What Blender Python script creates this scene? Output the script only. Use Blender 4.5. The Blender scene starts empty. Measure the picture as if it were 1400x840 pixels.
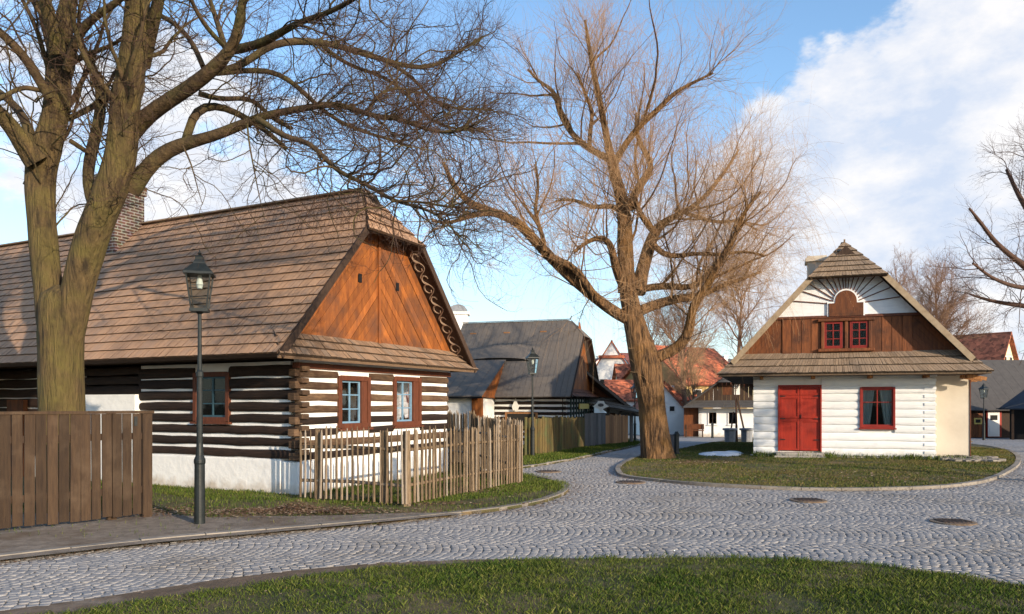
import bpy, bmesh, math, random
import numpy as np
from mathutils import Vector
R = math.radians
random.seed(7)
S = bpy.context.scene
COL = S.collection

# ------------------------------------------------------------------ camera, sky, sun, exposure
F = 1040.0; HY = 553.0; EYE = 1.65
cam = bpy.data.cameras.new('camera')
cam.sensor_width = 36; cam.lens = 36 * F / 1400
cam.shift_y = (HY - 420) / 1400
cam.clip_end = 5000; cam.clip_start = 0.05
co = bpy.data.objects.new('camera', cam); COL.objects.link(co)
co.location = (0, 0, EYE); co.rotation_euler = (R(90), 0, 0)
S.camera = co
SUN_AZ = -50.0          # degrees from +X towards -Y
SUN_EL = 14.5
sdir = Vector((math.cos(R(SUN_EL)) * math.cos(R(SUN_AZ)), math.cos(R(SUN_EL)) * math.sin(R(SUN_AZ)), math.sin(R(SUN_EL))))
sl = bpy.data.lights.new('sun', 'SUN'); sl.energy = 5.0; sl.angle = R(0.55); sl.color = (1.0, 0.84, 0.64)
so = bpy.data.objects.new('sun', sl); COL.objects.link(so); so.location = (30, -30, 40)
so.rotation_euler = sdir.to_track_quat('Z', 'Y').to_euler()
S.view_settings.view_transform = 'Standard'; S.view_settings.look = 'None'
S.view_settings.exposure = 0.38; S.view_settings.gamma = 1.0
S.view_settings.use_curve_mapping = False
S.render.resolution_x = 1024; S.render.resolution_y = 614
S.cycles.max_bounces = 6; S.cycles.transparent_max_bounces = 16

def build_world():
    w = bpy.data.worlds.new('World'); S.world = w; w.use_nodes = True
    nt = w.node_tree; N = nt.nodes; L = nt.links
    for n in list(N): N.remove(n)
    out = N.new('ShaderNodeOutputWorld'); bg = N.new('ShaderNodeBackground')
    sky = N.new('ShaderNodeTexSky'); sky.sky_type = 'NISHITA'; sky.sun_disc = False
    sky.sun_elevation = R(SUN_EL); sky.sun_rotation = math.atan2(sdir.x, sdir.y)
    sky.air_density = 1.0; sky.dust_density = 0.6; sky.ozone_density = 2.0
    SK = 0.15
    tc = N.new('ShaderNodeTexCoord'); sep = N.new('ShaderNodeSeparateXYZ'); L.new(tc.outputs['Generated'], sep.inputs[0])
    def m(op, a, b=None, c=None, clamp=False):
        n = N.new('ShaderNodeMath'); n.operation = op; n.use_clamp = clamp
        for i, v in enumerate((a, b, c)):
            if v is None: continue
            if isinstance(v, (int, float)): n.inputs[i].default_value = v
            else: L.new(v, n.inputs[i])
        return n.outputs[0]
    az = m('ARCTAN2', sep.outputs[0], sep.outputs[1]); el = m('ARCSINE', sep.outputs[2])
    def noise(scale, det, rough=0.55, sc=(1, 1, 1.8), off=(0, 0, 0), dist=0.0):
        mp = N.new('ShaderNodeMapping'); L.new(tc.outputs['Generated'], mp.inputs[0])
        mp.inputs['Scale'].default_value = sc; mp.inputs['Location'].default_value = off
        n = N.new('ShaderNodeTexNoise'); L.new(mp.outputs[0], n.inputs['Vector'])
        n.inputs['Scale'].default_value = scale; n.inputs['Detail'].default_value = det
        n.inputs['Roughness'].default_value = rough; n.inputs['Distortion'].default_value = dist
        return n.outputs['Fac']
    n1 = noise(5.5, 9, 0.6, off=(0.3, 0.1, 0.2)); n2 = noise(2.2, 3, 0.5, off=(4.3, 1.1, 2.2)); n3 = noise(12, 6, 0.6, off=(1, 2, 3))
    def blob(a0, e0, ra, re):
        dx = m('DIVIDE', m('SUBTRACT', az, a0), ra); dy = m('DIVIDE', m('SUBTRACT', el, e0), re)
        d = m('SQRT', m('ADD', m('MULTIPLY', dx, dx), m('MULTIPLY', dy, dy)))
        return m('SUBTRACT', 1.0, d, clamp=True)
    b = m('SUBTRACT', m('MULTIPLY', blob(0.56, 0.27, 0.46, 0.31), 0.98), 0.16)
    b = m('ADD', b, m('MULTIPLY', blob(0.26, 0.20, 0.30, 0.12), 0.6))
    b = m('ADD', b, m('MULTIPLY', blob(-0.38, 0.27, 0.38, 0.17), 0.80))
    b = m('ADD', b, m('MULTIPLY', blob(-0.50, 0.45, 0.34, 0.14), 0.58))
    b = m('SUBTRACT', b, m('MULTIPLY', blob(0.14, 0.50, 0.34, 0.17), 1.0))
    b = m('ADD', b, m('MULTIPLY', m('SUBTRACT', n2, 0.5), 0.7))
    dens = m('ADD', m('MULTIPLY', m('SUBTRACT', n1, 0.5), 1.9), b)
    sm = N.new('ShaderNodeMapRange'); sm.interpolation_type = 'SMOOTHSTEP'; L.new(dens, sm.inputs[0])
    sm.inputs[1].default_value = 0.08; sm.inputs[2].default_value = 0.30
    cloud = m('MULTIPLY', sm.outputs[0], 0.96)
    hz = N.new('ShaderNodeMapRange'); hz.interpolation_type = 'SMOOTHSTEP'; L.new(el, hz.inputs[0])
    hz.inputs[1].default_value = -0.02; hz.inputs[2].default_value = 0.36; hz.inputs[3].default_value = 0.50; hz.inputs[4].default_value = 0.0
    # sky colour
    hs = N.new('ShaderNodeHueSaturation'); L.new(sky.outputs[0], hs.inputs['Color']); hs.inputs['Saturation'].default_value = 1.06; hs.inputs['Value'].default_value = SKYV
    mx0 = N.new('ShaderNodeMixRGB'); L.new(hz.outputs[0], mx0.inputs[0]); L.new(hs.outputs[0], mx0.inputs[1]); mx0.inputs[2].default_value = (3.0, 3.75, 4.9, 1)
    cc = N.new('ShaderNodeMixRGB'); L.new(m('MULTIPLY', m('SUBTRACT', m('ADD', m('MULTIPLY', n3, 0.6), m('MULTIPLY', n1, 0.4)), 0.40), 5.0, clamp=True), cc.inputs[0])
    cc.inputs[1].default_value = (3.5, 3.95, 4.8, 1); cc.inputs[2].default_value = (5.3, 5.2, 5.2, 1)
    mx = N.new('ShaderNodeMixRGB'); L.new(cloud, mx.inputs[0]); L.new(mx0.outputs[0], mx.inputs[1]); L.new(cc.outputs[0], mx.inputs[2])
    L.new(mx.outputs[0], bg.inputs[0]); bg.inputs[1].default_value = SK
    L.new(bg.outputs[0], out.inputs[0])
SKYV = 1.6
build_world()

# ------------------------------------------------------------------ placement helpers
KS = 0.02
def gz(y): return -KS * (min(max(y, 26.0), 70.0) - 26.0)
def P(px, py, z=0.0):
    a = (py - HY) / F
    y = (EYE - z) / a
    if y > 26: y = (EYE - z - 26 * KS) / max(a - KS, 0.012)
    y = min(y, 90)
    return ((px - 700) / F * y, y)
def X(px, y): return (px - 700) / F * y
def Z(py, y): return EYE + (HY - py) / F * y

# ------------------------------------------------------------------ materials
MATS = {}
def mat(name, c1, c2=None, scale=4.0, st=(1, 1, 1), rough=0.8, bump=0.0, bscale=None, rnd=0.0, c3=None, s3=1.2, t3=(0.5, 0.7), spec=0.3, detail=6, coord='Object', bst=None, metal=0.0, bdist=0.02, rc=None):
    """procedural: noise mix of c1/c2, optional patches of c3, per-piece variation 'rnd' (brightness) and rc (second colour for random pieces)."""
    if name in MATS: return MATS[name]
    m = bpy.data.materials.new(name); m.use_nodes = True; MATS[name] = m
    nt = m.node_tree; N = nt.nodes; L = nt.links; b = N['Principled BSDF']
    b.inputs['Roughness'].default_value = rough; b.inputs['Specular IOR Level'].default_value = spec; b.inputs['Metallic'].default_value = metal
    tc = N.new('ShaderNodeTexCoord')
    def noi(sc, stv, det=detail, off=0.0):
        mp = N.new('ShaderNodeMapping'); L.new(tc.outputs[coord], mp.inputs[0]); mp.inputs['Scale'].default_value = stv
        mp.inputs['Location'].default_value = (off, off * 0.7, off * 0.3)
        n = N.new('ShaderNodeTexNoise'); L.new(mp.outputs[0], n.inputs['Vector']); n.inputs['Scale'].default_value = sc; n.inputs['Detail'].default_value = det
        n.inputs['Roughness'].default_value = 0.6
        return n.outputs['Fac']
    def ramp(v, a, bb):
        r = N.new('ShaderNodeMapRange'); L.new(v, r.inputs[0]); r.inputs[1].default_value = a; r.inputs[2].default_value = bb; return r.outputs[0]
    def mix(f, a, bb, mode='MIX'):
        x = N.new('ShaderNodeMixRGB'); x.blend_type = mode
        for i, v in enumerate((f, a, bb)):
            if isinstance(v, tuple): x.inputs[i].default_value = (*v, 1)
            elif isinstance(v, float): x.inputs[i].default_value = v
            else: L.new(v, x.inputs[i])
        return x.outputs[0]
    col = c1
    if c2: col = mix(ramp(noi(scale, st), 0.33, 0.67), c1, c2)
    if c3: col = mix(ramp(noi(s3, (1, 1, 1), 5, 3.0), t3[0], t3[1]), col, c3)
    if rnd or rc:
        at = N.new('ShaderNodeAttribute'); at.attribute_name = 'rnd'
        if rc: col = mix(ramp(at.outputs['Fac'], 0.6, 1.0), col, rc)
        v = N.new('ShaderNodeMath'); v.operation = 'MULTIPLY_ADD'; L.new(at.outputs['Fac'], v.inputs[0]); v.inputs[1].default_value = 2 * rnd; v.inputs[2].default_value = 1 - rnd
        v2 = N.new('ShaderNodeMath'); v2.operation = 'MAXIMUM'; L.new(v.outputs[0], v2.inputs[0]); v2.inputs[1].default_value = 0.22; v = v2
        h = N.new('ShaderNodeHueSaturation')
        if isinstance(col, tuple): h.inputs['Color'].default_value = (*col, 1)
        else: L.new(col, h.inputs['Color'])
        L.new(v.outputs[0], h.inputs['Value']); col = h.outputs[0]
    if isinstance(col, tuple): b.inputs['Base Color'].default_value = (*col, 1)
    else: L.new(col, b.inputs['Base Color'])
    if bump:
        bp = N.new('ShaderNodeBump'); bp.inputs['Strength'].default_value = bump; bp.inputs['Distance'].default_value = bdist
        L.new(noi(bscale or scale * 2, bst or st, 8), bp.inputs['Height']); L.new(bp.outputs[0], b.inputs['Normal'])
    return m
def brick_mat(name, c1, c2, mort, sx=0.22, sy=0.07, mort_size=0.018):
    m = bpy.data.materials.new(name); m.use_nodes = True
    nt = m.node_tree; N = nt.nodes; L = nt.links; b = N['Principled BSDF']; b.inputs['Roughness'].default_value = 0.9
    tc = N.new('ShaderNodeTexCoord'); s = N.new('ShaderNodeSeparateXYZ'); L.new(tc.outputs['Object'], s.inputs[0])
    a = N.new('ShaderNodeMath'); a.operation = 'ADD'; L.new(s.outputs[0], a.inputs[0]); L.new(s.outputs[1], a.inputs[1])
    c = N.new('ShaderNodeCombineXYZ'); L.new(a.outputs[0], c.inputs[0]); L.new(s.outputs[2], c.inputs[1])
    br = N.new('ShaderNodeTexBrick'); L.new(c.outputs[0], br.inputs[0]); br.inputs['Scale'].default_value = 1
    br.inputs['Color1'].default_value = (*c1, 1); br.inputs['Color2'].default_value = (*c2, 1); br.inputs['Mortar'].default_value = (*mort, 1)
    br.inputs['Brick Width'].default_value = sx; br.inputs['Row Height'].default_value = sy; br.inputs['Mortar Size'].default_value = mort_size
    n = N.new('ShaderNodeTexNoise'); L.new(tc.outputs['Object'], n.inputs[0]); n.inputs['Scale'].default_value = 7
    x = N.new('ShaderNodeMixRGB'); x.blend_type = 'MULTIPLY'; x.inputs[0].default_value = 0.6; L.new(br.outputs[0], x.inputs[1]); L.new(n.outputs['Color'], x.inputs[2])
    L.new(x.outputs[0], b.inputs['Base Color'])
    bp = N.new('ShaderNodeBump'); bp.inputs['Distance'].default_value = 0.02; bp.inputs['Strength'].default_value = 0.8; bp.invert = True
    L.new(br.outputs['Fac'], bp.inputs['Height']); L.new(bp.outputs[0], b.inputs['Normal'])
    return m
def tile_mat(name, c1, c2, pitch=0.3, axis=2):
    """clay tile roof: fine courses (bump and slight colour) that follow the height of the slope."""
    m = bpy.data.materials.new(name); m.use_nodes = True
    nt = m.node_tree; N = nt.nodes; L = nt.links; b = N['Principled BSDF']; b.inputs['Roughness'].default_value = 0.85
    tc = N.new('ShaderNodeTexCoord')
    vo = N.new('ShaderNodeTexVoronoi'); mp = N.new('ShaderNodeMapping'); mp.inputs['Scale'].default_value = (4, 4, 4); L.new(tc.outputs['Object'], mp.inputs[0]); L.new(mp.outputs[0], vo.inputs['Vector']); vo.inputs['Scale'].default_value = 1
    n = N.new('ShaderNodeTexNoise'); L.new(tc.outputs['Object'], n.inputs[0]); n.inputs['Scale'].default_value = 0.7; n.inputs['Detail'].default_value = 8
    x = N.new('ShaderNodeMixRGB'); L.new(n.outputs['Fac'], x.inputs[0]); x.inputs[1].default_value = (*c1, 1); x.inputs[2].default_value = (*c2, 1)
    y = N.new('ShaderNodeMixRGB'); y.blend_type = 'OVERLAY'; y.inputs[0].default_value = 0.8; L.new(x.outputs[0], y.inputs[1]); vbw = N.new('ShaderNodeRGBToBW'); L.new(vo.outputs['Color'], vbw.inputs[0]); L.new(vbw.outputs[0], y.inputs[2])
    bw = N.new('ShaderNodeHueSaturation'); bw.inputs['Saturation'].default_value = 0.9; L.new(y.outputs[0], bw.inputs['Color'])
    L.new(bw.outputs[0], b.inputs['Base Color'])
    wv = N.new('ShaderNodeTexWave'); wv.wave_profile = 'SAW'; wv.bands_direction = 'Z'; wv.inputs['Scale'].default_value = 0.314 / pitch * 1.0
    L.new(tc.outputs['Object'], wv.inputs[0])
    bp = N.new('ShaderNodeBump'); bp.inputs['Distance'].default_value = 0.05; bp.inputs['Strength'].default_value = 0.8
    L.new(wv.outputs['Fac'], bp.inputs['Height']); L.new(bp.outputs[0], b.inputs['Normal'])
    return m
def glass_mat():
    m = bpy.data.materials.new('window glass'); m.use_nodes = True
    nt = m.node_tree; N = nt.nodes; L = nt.links; N.remove(N['Principled BSDF']); out = N['Material Output']
    t = N.new('ShaderNodeBsdfTransparent'); t.inputs[0].default_value = (0.7, 0.75, 0.75, 1)
    g = N.new('ShaderNodeBsdfGlossy'); g.inputs['Roughness'].default_value = 0.03
    n = N.new('ShaderNodeTexNoise'); n.inputs['Scale'].default_value = 1.6; tc = N.new('ShaderNodeTexCoord'); L.new(tc.outputs['Object'], n.inputs[0])
    bp = N.new('ShaderNodeBump'); bp.inputs['Strength'].default_value = 0.25; bp.inputs['Distance'].default_value = 0.02; L.new(n.outputs['Fac'], bp.inputs['Height']); L.new(bp.outputs[0], g.inputs['Normal'])
    fr = N.new('ShaderNodeFresnel'); fr.inputs[0].default_value = 1.22
    x = N.new('ShaderNodeMixShader'); L.new(fr.outputs[0], x.inputs[0]); L.new(t.outputs[0], x.inputs[1]); L.new(g.outputs[0], x.inputs[2]); L.new(x.outputs[0], out.inputs[0])
    return m

M = {}
M['shingle'] = mat('weathered wooden shingles', (0.42, 0.235, 0.135), (0.50, 0.31, 0.19), 5, (9, 9, 1.2), 0.85, 0.5, rnd=0.12, rc=(0.35, 0.22, 0.145), c3=(0.25, 0.16, 0.11), s3=0.8, t3=(0.5, 0.8))
M['shingle_pale'] = mat('greyed wooden shingles', (0.22, 0.145, 0.09), (0.34, 0.25, 0.17), 5, (9, 2, 2), 0.88, 0.5, rnd=0.22, rc=(0.22, 0.16, 0.11), c3=(0.2, 0.15, 0.11), s3=1.1, t3=(0.5, 0.75))
M['board_orange'] = mat('oiled orange boards', (0.31, 0.10, 0.02), (0.17, 0.05, 0.012), 2.5, (5, 5, 1), 0.65, 0.6, rnd=0.3, c3=(0.13, 0.05, 0.022), s3=1.8, t3=(0.46, 0.66))
M['board_brown'] = mat('red brown boards', (0.19, 0.060, 0.017), (0.09, 0.028, 0.009), 3, (6, 6, 0.8), 0.65, 0.5, rnd=0.3, c3=(0.06, 0.022, 0.01), s3=2.2, t3=(0.5, 0.72))
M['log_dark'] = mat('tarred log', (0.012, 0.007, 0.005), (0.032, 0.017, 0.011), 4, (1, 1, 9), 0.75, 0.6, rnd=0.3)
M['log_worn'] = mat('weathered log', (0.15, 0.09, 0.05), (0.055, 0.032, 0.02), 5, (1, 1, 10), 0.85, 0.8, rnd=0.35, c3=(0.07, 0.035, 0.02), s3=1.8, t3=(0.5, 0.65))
M['trim'] = mat('red brown window frame', (0.13, 0.040, 0.018), (0.08, 0.025, 0.012), 5, (4, 4, 1), 0.6, 0.3)
M['dark_wood'] = mat('dark timber', (0.035, 0.02, 0.013), (0.06, 0.035, 0.022), 5, (5, 5, 1), 0.8, 0.3, rnd=0.2)
M['plaster'] = mat('white limewash', (0.80, 0.79, 0.76), (0.73, 0.72, 0.70), 2.5, (1, 1, 1), 0.9, 0.45, bscale=5, c3=(0.62, 0.58, 0.52), s3=1.3, t3=(0.62, 0.85), bdist=0.04)
M['white_log'] = mat('white painted logs', (0.80, 0.80, 0.79), (0.70, 0.70, 0.70), 3, (1, 1, 8), 0.7, 0.5, rnd=0.06, c3=(0.60, 0.60, 0.62), s3=2.5, t3=(0.6, 0.85), bdist=0.015)
def splash(m, h0, h1, col=(0.42, 0.34, 0.25)):
    nt = m.node_tree; N = nt.nodes; L = nt.links; b = N['Principled BSDF']; src = b.inputs['Base Color'].links[0].from_socket
    tc = N.new('ShaderNodeTexCoord'); sp = N.new('ShaderNodeSeparateXYZ'); L.new(tc.outputs['Object'], sp.inputs[0]); n = N.new('ShaderNodeTexNoise'); L.new(tc.outputs['Object'], n.inputs[0]); n.inputs['Scale'].default_value = 5; n.inputs['Detail'].default_value = 8
    a = N.new('ShaderNodeMath'); a.operation = 'MULTIPLY_ADD'; L.new(n.outputs['Fac'], a.inputs[0]); a.inputs[1].default_value = -0.5; L.new(sp.outputs[2], a.inputs[2])
    r = N.new('ShaderNodeMapRange'); L.new(a.outputs[0], r.inputs[0]); r.inputs[1].default_value = h0 - 0.25; r.inputs[2].default_value = h1 - 0.25; r.inputs[3].default_value = 0.75; r.inputs[4].default_value = 0.0
    x = N.new('ShaderNodeMixRGB'); L.new(r.outputs[0], x.inputs[0]); L.new(src, x.inputs[1]); x.inputs[2].default_value = (*col, 1); L.new(x.outputs[0], b.inputs['Base Color'])
splash(M['plaster'], 0.05, 0.28); splash(M['white_log'], 0.05, 0.35, (0.5, 0.48, 0.43))
M['cream'] = mat('cream render', (0.60, 0.53, 0.43), (0.52, 0.45, 0.36), 1.5, (1, 1, 1), 0.9, 0.3, bscale=6)
M['red'] = mat('red paint', (0.34, 0.026, 0.010), (0.25, 0.016, 0.007), 3, (6, 6, 0.6), 0.6, 0.4, bdist=0.008, c3=(0.20, 0.02, 0.012), s3=2.2, t3=(0.5, 0.75))
M['red_frame'] = mat('red frame paint', (0.25, 0.022, 0.013), (0.18, 0.015, 0.010), 8, (1, 1, 1), 0.5)
M['teal_frame'] = mat('dark teal sash paint', (0.04, 0.09, 0.12), (0.03, 0.07, 0.09), 8, (1, 1, 1), 0.5)
M['blue_frame'] = mat('pale blue paint', (0.17, 0.29, 0.40), (0.12, 0.22, 0.32), 8, (1, 1, 1), 0.5)
M['black'] = mat('dark interior', (0.006, 0.006, 0.007), rough=0.9)
M['room'] = mat('dim room wall', (0.02, 0.018, 0.016), rough=0.9)
M['curtain'] = mat('white curtain', (0.7, 0.7, 0.68), (0.5, 0.5, 0.5), 14, (6, 1, 0.6), 0.9, 0.6)
M['glass'] = glass_mat()
M['stone'] = mat('step stone', (0.30, 0.27, 0.23), (0.40, 0.37, 0.33), 6, (1, 1, 1), 0.9, 0.5)
M['kerb'] = mat('kerb stone', (0.27, 0.235, 0.195), (0.18, 0.16, 0.14), 5, (1, 1, 1), 0.9, 0.5, rnd=0.2)
M['iron'] = mat('painted iron', (0.008, 0.011, 0.011), (0.015, 0.019, 0.019), 12, (1, 1, 1), 0.5, 0.15, spec=0.35)
M['lamp_glass'] = M['glass']
M['fence_brown'] = mat('brown stained boards', (0.058, 0.034, 0.018), (0.034, 0.020, 0.012), 4, (7, 7, 0.7), 0.85, 0.7, rnd=0.28, c3=(0.078, 0.050, 0.030), s3=2.5, t3=(0.5, 0.7))
M['picket'] = mat('grey weathered pickets', (0.25, 0.175, 0.105), (0.11, 0.075, 0.046), 6, (6, 6, 1), 0.88, 0.7, rnd=0.45, rc=(0.20, 0.165, 0.13))
M['mossy'] = mat('mossy boards', (0.13, 0.095, 0.03), (0.07, 0.047, 0.022), 3, (6, 6, 0.7), 0.9, 0.5, rnd=0.35, c3=(0.07, 0.08, 0.03), s3=2, t3=(0.45, 0.65))
M['plank_grey'] = mat('grey planks', (0.16, 0.15, 0.14), (0.10, 0.09, 0.085), 4, (6, 6, 0.7), 0.9, 0.5, rnd=0.3)
M['plank_tan'] = mat('tan planks', (0.38, 0.18, 0.07), (0.24, 0.11, 0.05), 4, (6, 6, 0.7), 0.9, 0.5, rnd=0.3)
M['grey_roof'] = mat('grey roofing felt', (0.165, 0.14, 0.118), (0.13, 0.112, 0.098), 2.5, (5, 5, 0.5), 0.9, 0.3, c3=(0.18, 0.14, 0.105), s3=0.7, t3=(0.5, 0.8))
M['barn_roof'] = mat('dark grey barn roof', (0.085, 0.078, 0.074), (0.065, 0.06, 0.058), 1.5, (3, 3, 0.6), 0.9, 0.3)
M['blue_roof'] = mat('blue black roofing', (0.01, 0.018, 0.035), (0.008, 0.014, 0.026), 3, (1, 1, 1), 0.5)
M['tile'] = tile_mat('orange clay tiles', (0.56, 0.115, 0.016), (0.32, 0.06, 0.014), 0.3)
M['tile_old'] = tile_mat('old red clay tiles', (0.36, 0.085, 0.022), (0.20, 0.05, 0.02), 0.3)
M['tile_dark'] = tile_mat('dark red tiles', (0.20, 0.05, 0.04), (0.12, 0.04, 0.035), 0.3)
M['tile_grey'] = tile_mat('grey slate', (0.12, 0.11, 0.11), (0.08, 0.08, 0.085), 0.3)
M['brick'] = brick_mat('old chimney brick', (0.17, 0.08, 0.052), (0.06, 0.035, 0.027), (0.36, 0.33, 0.29), mort_size=0.012)
M['tan_wall'] = mat('tan render', (0.42, 0.29, 0.12), (0.34, 0.22, 0.09), 1.2, (1, 1, 1), 0.9, 0.2)
M['wall_yellow'] = mat('yellow cream render', (0.80, 0.70, 0.45), (0.72, 0.62, 0.40), 1.2, (1, 1, 1), 0.9)
M['wall_white'] = mat('white render', (0.78, 0.76, 0.72), (0.72, 0.70, 0.66), 1.2, (1, 1, 1), 0.9)
M['bark_left'] = mat('mossy grey brown bark', (0.15, 0.10, 0.042), (0.042, 0.029, 0.016), 2.6, (5, 5, 0.8), 0.95, 1.0, bscale=5, c3=(0.125, 0.098, 0.03), s3=2.2, t3=(0.42, 0.68), bdist=0.12, bst=(4, 4, 0.6))
M['twig_left'] = mat('dark twigs', (0.062, 0.036, 0.025), (0.10, 0.055, 0.038), 5, (1, 1, 1), 0.9)
M['bark_willow'] = mat('furrowed willow bark', (0.33, 0.18, 0.08), (0.03, 0.018, 0.012), 3.4, (5, 5, 0.55), 0.95, 1.0, bscale=6, c3=(0.24, 0.12, 0.03), s3=0.8, t3=(0.5, 0.7), bdist=0.22, bst=(3, 3, 0.4))
M['twig_willow'] = mat('orange willow twigs', (0.46, 0.285, 0.145), (0.36, 0.225, 0.125), 2, (1, 1, 1), 0.8)
M['twig_pink'] = mat('pale brown twigs', (0.26, 0.15, 0.09), (0.20, 0.12, 0.08), 2, (1, 1, 1), 0.9)
M['needles'] = mat('pine needles', (0.03, 0.055, 0.02), (0.05, 0.07, 0.025), 2, (1, 1, 1), 0.8)
M['soil'] = mat('trodden soil', (0.17, 0.115, 0.075), (0.10, 0.07, 0.045), 5, (1, 1, 1), 0.95, 0.7, bscale=25, c3=(0.28, 0.22, 0.17), s3=1.2, t3=(0.5, 0.7))
M['gravel'] = mat('dusty compacted path', (0.27, 0.22, 0.175), (0.15, 0.12, 0.095), 9, (1, 1, 1), 0.95, 1.0, bscale=28, c3=(0.13, 0.09, 0.06), s3=1.6, t3=(0.5, 0.72))
M['turf'] = mat('turf soil', (0.045, 0.055, 0.016), (0.09, 0.07, 0.032), 4, (1, 1, 1), 0.95, 0.6, bscale=20, c3=(0.17, 0.115, 0.06), s3=0.8, t3=(0.45, 0.65))
M['blade'] = mat('grass blades', (0.045, 0.085, 0.010), (0.085, 0.11, 0.018), 1.1, (1, 1, 1), 0.75, rnd=0.35, rc=(0.13, 0.125, 0.035), spec=0.1)
M['blade_dry'] = mat('dry grass blades', (0.058, 0.10, 0.015), (0.125, 0.11, 0.035), 0.6, (1, 1, 1), 0.8, rnd=0.35, rc=(0.18, 0.12, 0.055), spec=0.1)
M['leaf'] = mat('brown fallen leaves', (0.26, 0.13, 0.06), (0.15, 0.08, 0.04), 3, (1, 1, 1), 0.9, rnd=0.5, rc=(0.36, 0.26, 0.17))
M['sett'] = mat('granite setts', (0.245, 0.232, 0.228), (0.30, 0.285, 0.275), 3, (1, 1, 1), 0.85, 0.6, bscale=60, rnd=0.09, c3=(0.21, 0.185, 0.16), s3=0.5, t3=(0.5, 0.75), rc=(0.27, 0.255, 0.245), bdist=0.008)
M['joint'] = mat('sandy joints', (0.20, 0.182, 0.16), (0.27, 0.245, 0.22), 9, (1, 1, 1), 0.95, 0.5)
M['far_road'] = mat('far paving', (0.30, 0.29, 0.28), (0.24, 0.23, 0.23), 6, (1, 1, 1), 0.9, 0.4)
M['far_ground'] = mat('far ground', (0.09, 0.085, 0.04), (0.14, 0.11, 0.07), 0.3, (1, 1, 1), 0.95, 0.3)
M['hill'] = mat('wooded hillside', (0.10, 0.085, 0.055), (0.16, 0.12, 0.085), 0.12, (1, 1, 1), 0.95)
M['snow'] = mat('old snow', (0.82, 0.84, 0.88), (0.65, 0.66, 0.70), 5, (1, 1, 1), 0.7, 0.5)
M['rust'] = mat('rusty iron cover', (0.11, 0.065, 0.042), (0.06, 0.045, 0.035), 9, (1, 1, 1), 0.75, 0.5)
M['sign'] = mat('white sign paint', (0.75, 0.73, 0.66), rough=0.6)
M['gold'] = mat('yellow lamp plate', (0.55, 0.42, 0.12), rough=0.5)
M['green_paint'] = mat('dark green lattice', (0.012, 0.03, 0.022), rough=0.6)
M['bin'] = mat('grey concrete', (0.20, 0.21, 0.23), (0.27, 0.28, 0.30), 8, (1, 1, 1), 0.9, 0.4)
M['bin_blue'] = mat('dark blue plastic', (0.02, 0.035, 0.06), (0.03, 0.045, 0.075), 6, (1, 1, 1), 0.5)
M['lime'] = mat('pale green glazed panel', (0.35, 0.42, 0.12), (0.12, 0.15, 0.08), 9, (1, 1, 1), 0.7)
M['scroll_dark'] = mat('soffit dark stain', (0.10, 0.045, 0.025), (0.07, 0.03, 0.018), 5, (1, 5, 1), 0.7)
M['scroll_pale'] = mat('pale scroll paint', (0.30, 0.21, 0.15), rough=0.7)

# ------------------------------------------------------------------ object helpers
def tag(o, label=None, cat=None, group=None, kind=None):
    if label: o['label'] = label
    if cat: o['category'] = cat
    if group: o['group'] = group
    if kind: o['kind'] = kind
    return o
def thing(name, label, cat, loc=(0, 0, 0), rz=0.0, group=None):
    o = bpy.data.objects.new(name, None); COL.objects.link(o); o.location = loc; o.rotation_euler = (0, 0, rz); o.empty_display_size = 0.3
    return tag(o, label, cat, group)
def copy_tree(o, parent=None):
    c = o.copy(); COL.objects.link(c); c.parent = parent
    for ch in list(o.children): copy_tree(ch, c)
    return c
def mesh_np(name, V, Fc, material, parent=None, rnd=None, smooth=False):
    me = bpy.data.meshes.new(name)
    V = np.asarray(V, dtype=np.float32); Fc = np.asarray(Fc, dtype=np.int32)
    n, k = Fc.shape
    me.vertices.add(len(V)); me.vertices.foreach_set('co', V.ravel())
    me.loops.add(n * k); me.loops.foreach_set('vertex_index', Fc.ravel())
    me.polygons.add(n); me.polygons.foreach_set('loop_start', np.arange(0, n * k, k, dtype=np.int32))
    me.polygons.foreach_set('loop_total', np.full(n, k, dtype=np.int32))
    if smooth: me.polygons.foreach_set('use_smooth', np.ones(n, dtype=bool))
    me.update(calc_edges=True)
    if rnd is not None:
        a = me.attributes.new('rnd', 'FLOAT', 'FACE'); a.data.foreach_set('value', np.asarray(rnd, dtype=np.float32))
    me.materials.append(material)
    o = bpy.data.objects.new(name, me); COL.objects.link(o); o.parent = parent
    return o
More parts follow.
